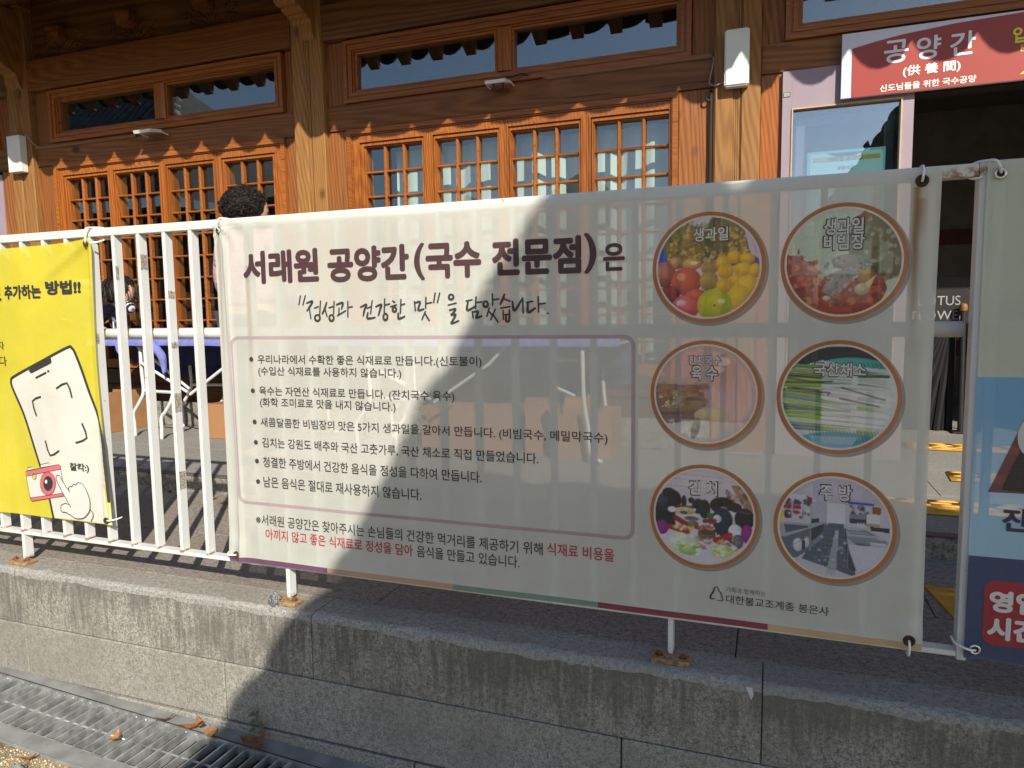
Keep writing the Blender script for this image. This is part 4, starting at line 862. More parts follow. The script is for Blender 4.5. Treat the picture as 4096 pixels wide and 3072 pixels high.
# ================================================================ BLUE BANNER
def WB(x, z): return -.019+.002*math.sin(6*x+2*z)+.0012*math.sin(12*z+x)
blu = thing('hours_banner', 'blue mesh banner with a red box of opening hours cut off by the right edge', 'banner', (1.5, -.02, .11))
SB = Sheet(WB)
SB.put(grid2d(1.058, 2.4, .762, 1.229, .012), 0).out('pale_panel', mesh_cloth('pale_green_mesh', (.62, .68, .57), .15, .05), blu)
SB.put(grid2d(1.058, 2.4, .3555, .762, .012), 0).out('sky_blue_panel', mesh_cloth('sky_blue_mesh', (.19, .47, .78), .17, .05, zfade=(.36, .76, (.42, .70, .90))), blu)
SB.put(grid2d(1.058, 2.4, .1125, .3555, .012), 0).out('navy_panel', mesh_cloth('navy_mesh', (.030, .055, .16), .06, .06), blu)
rr = rrect(1.092, 1.62, .152, .303, .022, 8); fillpoly(SB, rr, .001, .04).out('red_box', ink('#b02035', .05), blu)
line('영업', 1.1019, 1.1983, .2299, .2808, '#ece8ea', .05, 'lettering', blu, SB, .0022); line('시간', 1.1003, 1.2014, .1650, .2192, '#ece8ea', .05, 'lettering', blu, SB, .0022)
line('잔', 1.119, 1.172, .418, .471, '#252a52', .035, 'lettering', blu, SB, .002)
fillpoly(SB, BRN, .0010, .05).out('printed_roof', ink('#73303a', .14), blu); fillpoly(SB, BRK, .0016, .05).out('printed_roof_shadow', ink('#2f2a2c', .14), blu)
SB.put(stroke2d([(1.19, .70), (1.160, .672), (1.146, .640), (1.150, .608), (1.17, .585)], .012, .9), .0022).out('printed_bowl_rim', ink('#e4e6e8', .1), blu)
eyelet(blu, 1.0815, 1.200, WB, STEEL, .0095, [(1.0815, -.024, 1.201), (1.078, -.032, 1.212), (1.070, -.03, 1.226), (1.060, -.012, 1.2305), (1.040, .02, 1.231), (1.03, .034, 1.21), (1.036, .0, 1.196), (1.05, -.012, 1.196)])
eyelet(blu, 1.0790, .1360, WB, STEEL, .0095, [(1.079, -.024, .136), (1.066, -.033, .139), (1.050, -.026, .142), (1.040, -.01, .144), (1.040, .02, .144)])

# ================================================================ TIMBER HALL
hall = thing('timber_hall', 'orange timber temple hall with lattice windows and carved brackets behind the railing', 'hall', (-1, 2.45, .086))
def hb(name, mat, args, b=.004, par=None):
    mb = MB(); mb.bbox(*args, b); return mb.build(name, mat, par or hall)
COLX = [(-8.2, -7.95), (-5.37, -5.118), (-2.543, -2.290), (.294, .546), (3.12, 3.37)]
for a, b_ in COLX:
    c = MB(); mx = (a+b_)/2
    for q0, q1 in ((a, mx-.017), (mx+.017, b_)):
        c.prism([(q0+.012, 2.45), (q1-.006, 2.45), (q1, 2.458), (q1, 2.66), (q0, 2.66), (q0, 2.462)], .10, 3.6, 'z')
    for k in range(3): c.box(mx-.016+.0115*k, mx-.0065+.0115*k, 2.4575+.002*(k % 2), 2.66, .10, 3.59)
    c.build('column', W_CO, hall)
    st = MB(); st.bbox(a-.05, b_+.05, 2.40, 2.70, .0865, .104, .006); st.build('column_base', GR_R, hall)
bays = [(-7.95, -5.37), (-5.118, -2.543), (-2.290, .294), (.546, 3.12)]
# stone plinth, sill timbers
for i, (a, b_) in enumerate(bays[:3]):
    p = MB(); p.bbox(a, b_, 2.452, 2.66, .0865, .272, .008, 0, 2); p.build('stone_plinth', GR_R, hall)
    hb('ground_sill', W_D, (a, b_, 2.50, 2.64, .273, .40)); hb('ground_sill', W_D, (a, b_, 2.478, 2.64, .401, .52))  # darker wood paints in the shade beneath the tables
for i, (a, b_) in enumerate(bays):
    m = MB(); m.bbox(a, b_, 2.452, 2.64, 2.782, 3.022, .010, 0, 2); m.build('main_beam', W_B if i != 1 else W_H, hall)
    hb('carved_board', W_B, (a, b_, 2.535, 2.62, 3.023, 3.75), .003)
# carved flower sprays and little bearing blocks on the upper board
def carving(cx, cz, s, sd):
    rr_ = random.Random(sd); c = MB()
    def spiral(x, z, r, a0, dr):
        pts = [(x+(r*(1-t*.8))*math.cos(a0+dr*t*7.5), 2.535, z+(r*(1-t*.8))*math.sin(a0+dr*t*7.5)) for t in [i/16 for i in range(17)]]
        c.tube(pts, .0085, 6)
    for i in range(9):
        a = math.pi*(i+.5)/9; L_ = s*rr_.uniform(.16, .24)
        pts = [(cx+math.cos(a)*L_*t+.012*math.sin(t*5+i), 2.535, cz+math.sin(a)*L_*t*.8) for t in (.15, .4, .7, 1)]
        c.tube(pts, [.012, .011, .009, .004], 6)
        if i % 2 == 0: spiral(pts[-1][0], pts[-1][2], .036*s, a, 1 if i < 5 else -1)
    for k in (-1, 1): spiral(cx+k*.13*s, cz+.035, .05*s, .5, k); spiral(cx+k*.21*s, cz+.10*s, .035*s, 2, -k)
    for i in range(6):
        a = i*math.pi/3; c.ico((cx+.025*math.cos(a), 2.535, cz+.05+.025*math.sin(a)), .019, 1, (1, .35, 1))
    c.build('flower_carving', W_B, hall, True)
for x in (-4.80, -4.06, -3.31, -6.2, -7.0, -1.9, -1.15, -.4, 1.2, 2.0, 2.7):
    d = MB(); d.prism([(x-.075, 3.255), (x+.068, 3.245), (x+.068, 3.175), (x+.040, 3.15), (x-.045, 3.15), (x-.075, 3.205)], 2.455, 2.534, 'y'); d.build('bearing_block', W_H, hall)
    carving(x+.03, 3.055, 1, int(x*10))
# carved bracket arms running out from the columns under the eaves
for a, b_ in COLX:
    x0, x1 = a+.055, b_-.045; yf = 2.449
    prof = [(yf, 2.80), (yf-.02, 2.815), (yf-.033, 2.85), (yf-.04, 2.90), (yf-.055, 2.918), (yf-.085, 2.925), (yf-.09, 2.94), (yf-.115, 2.938), (yf-.15, 2.952), (yf-.155, 2.966), (yf-.19, 2.962), (yf-.225, 2.978), (yf-.23, 2.992), (yf-.27, 2.988), (yf-.32, 3.01), (yf-.40, 3.05), (yf-.52, 3.14), (yf-.58, 3.26), (yf-.58, 3.36), (yf, 3.42)]
    b = MB(); b.prism(prof, x0, x1, 'x'); b.build('bracket_arm', W_CO, hall)
    b = MB(); b.bbox(a-.02, b_+.02, 2.40, 2.534, 3.425, 3.60, .012); b.build('bracket_cap', W_H, hall)

def molded(mb, x0, x1, z0, z1, steps, yb_):
    """nested mitred frames: list of (width, front_y)"""
    for w_, yf in steps:
        mb.frame(x0, x1, z0, z1, w_, yf, yb_); x0 += w_+.0006; x1 -= w_+.0006; z0 += w_+.0006; z1 -= w_+.0006
    return x0, x1, z0, z1
G_DARK = glass('window_glass', .05); G_SKY = glass('window_glass_bright', .05)
def transom(x0, x1, xm, name='transom_window', z0=2.362, z1=2.768):
    t = MB()
    a = molded(t, x0, x1, z0, z1, [(.026, 2.470), (.012, 2.482), (.022, 2.476), (.010, 2.492)], 2.60)
    o = t.build('transom_window', W_FRH, hall)
    m = MB()
    if xm:
        m.prism([(xm[0], 2.60), (xm[0], 2.494), (xm[0]+.02, 2.478), ((xm[0]+xm[1])/2-.006, 2.478), ((xm[0]+xm[1])/2, 2.470), ((xm[0]+xm[1])/2+.006, 2.478), (xm[1]-.02, 2.478), (xm[1], 2.494), (xm[1], 2.60)], a[2]+.0006, a[3]-.0006, 'z'); m.build('mullion', W_FR, o)
    spans = [(a[0], xm[0]), (xm[1], a[1])] if xm else [(a[0], a[1])]
    for p0, p1 in spans:
        s = MB(); molded(s, p0+.0006, p1-.0006, a[2]+.0006, a[3]-.0006, [(.014, 2.505)], 2.58); so_ = s.build('sash', W_FRH, o)
        g_ = MB(); g_.box(p0+.012, p1-.012, 2.530, 2.534, a[2]+.012, a[3]-.012); g_.build('pane', G_SKY, so_)
    return o
transom(-7.75, -5.56, (-6.70, -6.61)); transom(-4.922, -2.640, (-3.828, -3.725)); transom(-2.136, .166, (-1.032, -.930)); transom(.668, 3.0, None, z0=2.386, z1=2.80)
for a, b_ in ((-7.95, -7.752), (-5.558, -5.37), (-5.118, -4.924), (-2.638, -2.543), (-2.290, -2.138), (.168, .294), (.546, .666)):
    hb('side_board', W_V, (a+.001, b_-.001, 2.512, 2.60, 2.362, 2.7815), .002)
for (a, b_), zl in zip(bays, (2.187, 2.187, 2.190, 2.222)):
    hb('lintel', W_H if a > -5.2 else W_B, (a, b_, 2.492, 2.62, zl, 2.361 if a < .5 else 2.385), .004)
# thin cover strips / cable trunking on the lintels
def trunk(x0, x1, z0, z1, yf): 
    t = MB(); t.tube([(x0, 2.488, (z0+z1)/2), (x1, 2.488, (z0+z1)/2)], (z1-z0)/2, 10); return tag(t.build('cable_trunking', flat('brown_trunking', (.24, .12, .06), .45, .1, 10)), None, 'cable trunking')
tag(trunk(-5.117, -4.02, 2.322, 2.350, 2.48), 'brown round cable trunking along the lintel left of the smaller floodlight'); tag(trunk(-.70, .285, 2.345, 2.377, 2.48), 'brown round cable trunking along the lintel right of the middle floodlight')

# ---- lattice window leaves
def lattice(x0, x1, edge_l, edge_r, label=None, zt=2.062, zb=.60):
    f = MB(); w1 = .040
    # stile/rail frame (mitred, stepped)
    a0, a1, b1 = edge_l, edge_r, zt+.082
    def ring(ox0, ox1, oz1, ix0, ix1, iz1, yf):
        oz0, iz0 = zb-.07, zb
        f.prism([(ox0, oz0), (ix0, oz0), (ix0, iz1), (ox0, oz1)], yf, 2.60, 'y'); f.prism([(ix1, oz0), (ox1, oz0), (ox1, oz1), (ix1, iz1)], yf, 2.60, 'y')
        f.prism([(ox0, oz1), (ix0, iz1), (ix1, iz1), (ox1, oz1)], yf, 2.60, 'y')
    L0, L1 = x0-a0, a1-x1
    s = [(0, 2.497), (.42, 2.487), (.60, 2.503), (.72, 2.494), (.90, 2.509)]
    for i, (u, yf) in enumerate(s):
        un = s[i+1][0] if i+1 < len(s) else 1.0
        g_ = .0004
        ring(a0+L0*u+g_, a1-L1*u-g_, b1-.082*u-g_, a0+L0*un-g_, a1-L1*un+g_, b1-.082*un+g_, yf)
    f.box(a0+.001, a1-.001, 2.5, 2.60, zb-.07, zb-.0005)
    o = f.build('lattice_window', W_FR, hall)
    if label: o['label'] = label
    mu = MB()
    for k in (1, 2):
        xx = x0+(x1-x0)*k/3; mu.prism([(xx-.0105, 2.545), (xx-.0105, 2.516), (xx-.005, 2.508), (xx+.005, 2.508), (xx+.0105, 2.516), (xx+.0105, 2.545)], zb, zt-.0005, 'z')
    z = zt-.166
    while z > zb+.05:
        for k in range(3):
            xa = x0+(x1-x0)*k/3+(.011 if k else .0005); xb = x0+(x1-x0)*(k+1)/3-(.011 if k < 2 else .0005)
            mu.prism([(2.545, z-.0062), (2.512, z-.0062), (2.509, z), (2.512, z+.0062), (2.545, z+.0062)], xa, xb, 'x')
        z -= .165
    mu.build('glazing_bars', W_FRH, o)
    g_ = MB(); g_.box(x0-.003, x1+.003, 2.5455, 2.549, zb-.003, zt+.003); g_.build('pane', G_DARK, o)
    return o
def lat_bay(ops, xl, xr, glassm):
    global G_DARK
    G_DARK = glassm; n = len(ops); e = [xl]+[(ops[i][1]+ops[i+1][0])/2 for i in range(n-1)]+[xr]
    for i, (a, b_) in enumerate(ops): lattice(a, b_, e[i]+.0008, e[i+1]-.0008)
G_L = glass('lattice_glass', .02); G_R = glass('lattice_glass_curtained', .03)
L1 = [(-4.800, -4.360), (-4.271, -3.834), (-3.735, -3.309), (-3.197, -2.771)]
L2 = [(-2.001, -1.573), (-1.466, -1.037), (-.938, -.504), (-.406, .038)]
lat_bay(L1, -4.885, -2.690, G_L); lat_bay(L2, -2.094, .054, G_R)
for (a, b_), xl, xr in ((bays[1], -4.885, -2.690), (bays[2], -2.094, .054)):
    # outer casing round the four leaves
    c = MB(); z1 = 2.1865
    for yf, u0, u1 in ((2.478, 0, .032), (2.488, .0325, .041)):
        c.prism([(xl-.041+u0, .521), (xl-.041+u1, .521), (xl-.041+u1, z1-u1), (xl-.041+u0, z1-u0)], yf, 2.60, 'y'); c.prism([(xr+.041-u1, .521), (xr+.041-u0, .521), (xr+.041-u0, z1-u0), (xr+.041-u1, z1-u1)], yf, 2.60, 'y')
        c.prism([(xl-.041+u0, z1-u0), (xl-.041+u1, z1-u1), (xr+.041-u1, z1-u1), (xr+.041-u0, z1-u0)], yf, 2.60, 'y')
    c.build('window_casing', W_FRH, hall)
    for q0, q1 in ((a, xl-.0415), (xr+.0415, b_)): hb('side_board', W_V, (q0+.001, q1-.001, 2.505, 2.60, .521, 2.1865), .002)
# left-hand bay (only its edge is in view): lavender steel frame with a dark pane
LAV = flat('lavender_steel', (.31, .245, .29), .45, .06, 5)
LAVD = flat('lavender_steel_edge', (.50, .40, .33), .45, .06, 5)
v = MB(); v.frame(-7.9, -5.56, .12, 2.16, .09, 2.50, 2.56); v.build('steel_window_frame', LAV, hall)
v = MB(); v.box(-7.82, -5.64, 2.53, 2.534, .2, 2.08); v.build('pane', G_L, hall)
hb('side_board', W_V, (-5.558, -5.371, 2.505, 2.60, .521, 2.186), .002)
# entrance vestibule: pinkish steel panel with a fixed window, then the open doorway
hb('side_board', W_FR, (.547, .659, 2.502, 2.60, .10, 2.2215), .002)
e = MB(); z1 = 2.2205
e.box(.660, .708, 2.475, 2.56, .0875, z1); e.box(.7085, 1.2505, 2.4752, 2.56, 2.02, z1); e.box(.7085, 1.2505, 2.4754, 2.56, .0875, .46)
e.box(1.251, 1.304, 2.4748, 2.56, .0875, 2.2195)
ve = e.build('entrance_panel', LAV, hall)
k = MB(); k.frame(.709, 1.250, .461, 2.019, .007, 2.468, 2.50); k.build('window_bead', flat('tan_bead', (.52, .36, .22), .5, .1, 12), ve)
k = MB(); k.box(.716, 1.243, 2.500, 2.505, .468, 2.012); k.build('pane', glass('vestibule_glass', .17, (.80, .86, .88)), ve)
k = MB(); k.frame(.735, 1.225, .49, 1.985, .045, 2.555, 2.60); k.build('inner_frame', LAV, ve)
hb('door_header', flat('dark_header', (.03, .022, .018), .6), (1.3045, 3.11, 2.50, 2.60, 2.03, 2.2205), .002)
# interior: dark rooms behind the glass, the open entrance hall at the right
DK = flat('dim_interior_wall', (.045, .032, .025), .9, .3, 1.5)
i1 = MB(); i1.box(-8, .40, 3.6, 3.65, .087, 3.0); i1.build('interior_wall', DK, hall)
i1 = MB(); i1.box(.451, 3.3, 2.605, 7.2, 2.62, 2.66); i1.build('interior_ceiling', flat('entrance_ceiling', (.11, .10, .09), .9), hall)
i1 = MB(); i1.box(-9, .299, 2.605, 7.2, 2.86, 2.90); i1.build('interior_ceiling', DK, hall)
i1 = MB(); i1.box(.30, .45, 2.67, 7.2, .087, 2.90); i1.build('interior_wall', flat('entrance_side_wall', (.12, .10, .085), .9), hall)
i1 = MB(); i1.box(3.0, 3.1, 2.67, 7.2, .087, 2.618); i1.build('interior_wall', flat('entrance_side_wall_far', (.12, .10, .085), .9), hall)
i1 = MB(); i1.box(.452, 2.998, 5.4, 5.5, .087, 2.618, 0)
for z0, z1, mi in ((1.47, 1.60, 1), (.50, .63, 1), (.087, .34, 2)): i1.box(.453, 2.997, 5.385, 5.399, z0, z1, mi)
i1.build('interior_wall', [flat('entrance_back_wall', (.20, .18, .165), .9), flat('maroon_rail', (.10, .022, .016), .6), flat('skirting', (.16, .15, .145), .8)], hall)
lp = MB(); lp.tube([(1.83, 4.45, 2.615), (1.83, 4.45, 2.58), (1.83, 4.45, 2.555), (1.83, 4.45, 2.545)], [.2, .2, .18, .12], 28); lp.build('ceiling_lamp', flat('lamp_diffuser', (.55, .55, .55), .5), hall)
# ---- roof: soffit, rafters, tile edge that throws the scalloped shadow
YE = 1.38
def ze(x): return 3.040
rf = MB(); rf.add([(-9, YE-.03, 3.30), (5, YE-.03, 3.30), (5, 2.9, 4.02), (-9, 2.9, 4.02), (-9, 6.4, 5.6), (5, 6.4, 5.6), (-9, YE-.03, 3.24), (5, YE-.03, 3.24), (5, 2.9, 3.92), (-9, 2.9, 3.92)], [(0, 1, 2, 3), (3, 2, 5, 4), (6, 9, 8, 7), (0, 6, 7, 1)])
rfo = rf.build('roof', TILE, hall)
te_ = MB(); xk = -8.4; i = 0
while xk < 4.3:
    mid = -1.45 < xk < .75; c_h = .128 if not mid else (.055, .020, .062)[i % 3]; P_ = .2895; z0 = 3.036; base = 3.292
    arc = [(xk+P_*(.5-.5*math.cos(math.pi*t/10)), z0+c_h*abs(2*(.5-.5*math.cos(math.pi*t/10))-1)**2.2) for t in range(11)]
    te_.prism(arc+[(xk+P_, base), (xk, base)], YE, YE+.022, 'y'); xk += P_; i += 1
te_.build('eave_tiles', TILE, rfo)
ra = MB(); xk = -8.3
while xk < 4.3:
    a = Vector((0, 1.52, 3.02)); b_ = Vector((0, 2.53, 3.58))
    ra.add([(xk-.045, a.y, a.z-.06), (xk+.045, a.y, a.z-.06), (xk+.045, a.y-.02, a.z+.07), (xk-.045, a.y-.02, a.z+.07), (xk-.045, b_.y, b_.z-.06), (xk+.045, b_.y, b_.z-.06), (xk+.045, b_.y, b_.z+.08), (xk-.045, b_.y, b_.z+.08)], [(0, 1, 2, 3), (4, 7, 6, 5), (0, 4, 5, 1), (1, 5, 6, 2), (2, 6, 7, 3), (3, 7, 4, 0)]); xk += .2895
ra.build('rafters', W_Y, rfo)
wl = MB(); wl.box(-9, .40, 2.64, 2.70, 2.85, 4.0); wl.box(.4005, 5, 2.64, 2.70, 2.6605, 4.0); wl.build('upper_wall', W_B, hall)

# ================================================================ THINGS ON THE HALL FRONT
# curtain inside the right-hand lattice windows
ct = MB(); n = 150; vs = []; fs = []
for i in range(n+1):
    x = -1.86+1.93*i/n; y = 2.672+.022*math.sin(x*17)+.010*math.sin(x*41+1)
    for j in range(8): vs.append((x, y+.008*math.sin(j*.9+x*9), .62+(2.06-.62)*j/7))
for i in range(n):
    for j in range(7): fs.append((i*8+j, (i+1)*8+j, (i+1)*8+j+1, i*8+j+1))
ct.add(vs, fs)
_t = NT('white_curtain'); _n = _t.noise(1, 3, _t.map((60, 60, 6))); _c = _t.mix(_n, (.74, .78, .77), (.86, .89, .87))
_x, _y, _z = _t.xyz()
_br = _t.n('TexBrick', Vector=_t.n('CombineXYZ', X=_x, Y=_z).outputs[0], Scale=9.0, Mortar_Size=.012, Color1=(0, 0, 0, 1), Color2=(0, 0, 0, 1), Mortar=(1, 1, 1, 1)).outputs[0]
_c = _t.mix(_t.math('MULTIPLY', _br, .25), _c, (.92, .93, .90))
_a = _t.n('MixShader'); _t.set(_a.inputs[0], .25); _t.set(_a.inputs[1], _t.n('BsdfDiffuse', Color=_c).outputs[0]); _t.set(_a.inputs[2], _t.n('BsdfTranslucent', Color=_c).outputs[0])
tag(ct.build('curtain', _t.done(_a.outputs[0]), None, True), 'white patchwork curtain hanging inside the right-hand lattice windows', 'curtain')
# red sign board above the doorway
sg = thing('sign_board', 'red and white sign board with Korean lettering above the dark doorway', 'sign', (1.8, 2.45, 2.2))
k = MB(); k.bbox(.949, 2.75, 2.438, 2.458, 2.033, 2.364, .002); k.build('panel', flat('sign_white', (.66, .64, .76), .35, .03, 3), sg)
def signface(poly, y, name, col):
    q = MB(); q.prism(poly, y, y+.0012, 'y'); q.build(name, flat('sign_'+name, lin(col), .4, .03, 3), sg)
signface([(1.0005, 2.0345), (2.75, 2.0345), (2.75, 2.352), (1.80, 2.3545), (1.593, 2.348), (1.464, 2.343), (1.242, 2.324), (1.105, 2.304), (.999, 2.283)], 2.4360, 'red_field', '#9c403a')
def signtext(s, x0, x1, z0, z1, col, bold=.02, y=2.4345):
    v, f = glyphs(s, x0, x1, z0, z1, bold); q = MB(); q.add([(p[0], y-p[2], p[1]) for p in v], f); q.build('lettering', flat('sign_ink'+col[1:], lin(col), .4, .03), sg)
signtext('공', 1.149, 1.262, 2.1843, 2.2992, '#e6e4ec', .018); signtext('양', 1.298, 1.408, 2.1843, 2.2992, '#e6e4ec', .018); signtext('간', 1.448, 1.559, 2.1843, 2.2992, '#e6e4ec', .018)
signtext('(供 養 間)', 1.2399, 1.4988, 2.1053, 2.1645, '#f2ece8', .02); signtext('신도님들을 위한 국수공양', 1.1360, 1.5693, 2.0460, 2.0817, '#f2ece8', .02)
signtext('입', 1.7168, 1.775, 2.2106, 2.2872, '#e8d63a', .03); signtext('ㅌ', 1.752, 1.80, 2.167, 2.200, '#d0b050', .0)
tri = MB(); tri.prism([(1.755, 2.060), (1.80, 2.060), (1.80, 2.10)], 2.4350, 2.4358, 'y'); tri.build('yellow_mark', flat('sign_yellow', lin('#e8d63a'), .4), sg)
# notice behind the vestibule glass
nb = thing('window_notice', 'turquoise notice sheet hanging behind the entrance window', 'notice', (1, 2.53, 1.5))
k = MB(); k.bbox(.795, 1.185, 2.525, 2.529, .95, 1.786, .0015); k.build('sheet', flat('turquoise_sheet', (.24, .56, .56), .5, .05), nb)
k = MB(); k.prism(rrect(.812, 1.172, .97, 1.772, .012, 5), 2.5235, 2.5245, 'y'); k.build('inner_panel', flat('pale_turquoise', (.50, .78, .78), .5, .05), nb)
def disc_seg():
    p = [(.990+.105*math.cos(R(a)), 1.792+.042*math.sin(R(a))) for a in range(200, 341, 10)]; return p
k = MB(); k.prism([(min(max(a, .82), 1.16), min(b, 1.7715)) for a, b in disc_seg()], 2.5225, 2.5230, 'y'); k.build('dark_arc', flat('notice_dark', (.02, .05, .06), .5), nb)
k = MB(); k.box(.826, 1.160, 2.5222, 2.5228, 1.728, 1.752); k.build('yellow_strip', flat('notice_yellow', (.52, .45, .10), .5), nb)
def ntext(s, x0, x1, z0, z1, bold=.01):
    v, f = glyphs(s, x0, x1, z0, z1, bold); q = MB(); q.add([(p[0], 2.5215-p[2], p[1]) for p in v], f); q.build('lettering', flat('notice_ink', (.03, .03, .035), .5), nb)
ntext('서래원 공양간', .9, 1.075, 1.7275, 1.7535); ntext('공양시간', .95, 1.03, 1.680, 1.700); ntext('10:30 ~ 13:30', .86, 1.12, 1.60, 1.632)
k = MB(); k.box(.84, 1.146, 2.5222, 2.5228, 1.50, 1.66); 
# small printed label on the pink panel
lb = MB(); lb.bbox(.664, .699, 2.4725, 2.4745, 2.083, 2.107, .0004); lbo = tag(lb.build('tag_label', flat('label_black', (.03, .03, .03), .5)), 'tiny black label with white print stuck on the pink entrance panel', 'label')
q = MB()
for r_ in range(3):
    for i in range(5): q.box(.6665+i*.0062, .6710+i*.0062, 2.4718, 2.4722, 2.0865+r_*.0065, 2.0905+r_*.0065)
q.build('print', flat('label_white', (.7, .7, .7), .5), lbo)
# white boxes on the columns, floodlights, cables
bx = MB(); bx.bbox(-5.313, -5.165, 2.384, 2.449, 2.138, 2.431, .007, 0, 2)
tag(bx.build('wall_speaker', PLASTIC), 'white wall box on the far left column', 'wall box')
bm = bmesh.new(); bmesh.ops.create_cube(bm, size=1)
for v_ in bm.verts: v_.co = Vector((.420+v_.co.x*.130, 2.4165+v_.co.y*.063, 2.3025+v_.co.z*.302))
bmesh.ops.bevel(bm, geom=bm.edges[:], offset=.008, segments=3, affect='EDGES')
wb = MB(); wb.bm(bm); tag(wb.build('junction_box', PLASTIC, None), 'white rectangular junction box on the column left of the doorway', 'junction box')
def wire(pts, r, label, mat=BLACK):
    t = MB(); t.tube(smooth3(pts), r, 6); return tag(t.build('cable', mat, None, True), label, 'cable')
GREYW = flat('grey_cable', (.30, .29, .28), .5)
wire([(.283, 2.486, 2.355), (.291, 2.47, 2.335), (.286, 2.465, 2.29), (.272, 2.46, 2.225), (.275, 2.455, 2.195), (.30, 2.44, 2.182), (.335, 2.436, 2.186), (.36, 2.44, 2.195)], .0042, 'grey cable looping from the trunking to the junction box', GREYW)
k = MB(); k.box(.276, .2925, 2.470, 2.5035, .4, 2.16); 
tag(k.build('cable_duct', flat('dark_duct', (.028, .018, .014), .6)), 'dark cable duct running down beside the column with the junction box', 'cable duct')
wire([(.283, 2.475, 2.165), (.262, 2.46, 2.155), (.250, 2.465, 2.13), (.262, 2.47, 2.112), (.283, 2.475, 2.118)], .005, 'black cable loop hanging beside the junction box')
wire([(-5.165, 2.44, 2.442), (-5.14, 2.438, 2.425), (-5.12, 2.45, 2.39), (-5.09, 2.47, 2.352), (-5.06, 2.48, 2.340)], .0035, 'thin grey cable from the far left wall box to the trunking', GREYW)
def flood(x, z, s, label):
    t = thing('floodlight', label, 'floodlight', (x, 2.47, z), 'floodlights on the lintels')
    tl = R(28)
    def P(u, d, h): # u along x, d outward from wall, h up; tilted
        return (x+u*s, 2.462-(d*math.cos(tl)+h*math.sin(tl))*s, z-.01+(h*math.cos(tl)-d*math.sin(tl)*.35)*s)
    b = MB(); c_ = [(-.08, .02), (.08, .02), (.08, .15), (-.08, .15)]
    b.add([P(u, d, h) for h in (-.012, .012) for u, d in c_], [(3, 2, 1, 0), (4, 5, 6, 7), (0, 1, 5, 4), (1, 2, 6, 5), (2, 3, 7, 6), (3, 0, 4, 7)]); b.build('housing', PLASTIC, t)
    l_ = MB(); l_.add([P(u*.72, .085+(d-.085)*.72, -.0135) for u, d in c_], [(0, 1, 2, 3)]); l_.build('lens', flat('floodlight_lens', (.40, .38, .34), .2), t)
    k = MB(); k.tube([P(.085, .08, 0), P(.098, .06, -.01), P(.098, -.01, -.03)], .006*s, 6); k.tube([P(-.085, .08, 0), P(-.098, .06, -.01), P(-.098, -.01, -.03)], .006*s, 6); k.build('yoke', PLASTIC, t)
flood(-3.80, 2.345, 1.0, 'white floodlight under the split transom window nearest the left column')
flood(-.99, 2.365, .82, 'white floodlight on the lintel above the curtained lattice windows')
wire([(-.93, 2.40, 2.365), (-.90, 2.43, 2.372), (-.86, 2.45, 2.39), (-.82, 2.47, 2.385), (-.79, 2.485, 2.38)], .0055, 'black cable behind the middle floodlight')
wire([(-.955, 2.38, 2.345), (-.95, 2.385, 2.305), (-.975, 2.385, 2.285), (-1.0, 2.385, 2.30), (-1.01, 2.37, 2.34)], .0055, 'black cable loop hanging under the middle floodlight')
wire([(-4.03, 2.48, 2.335), (-3.98, 2.475, 2.338), (-3.93, 2.45, 2.352), (-3.89, 2.42, 2.350)], .0055, 'black cable joining the left trunking to its floodlight')
wire([(-.79, 2.487, 2.375), (-.70, 2.487, 2.36)], .003, 'pale wire spliced into the right trunking', flat('pale_wire', (.6, .5, .45), .5))

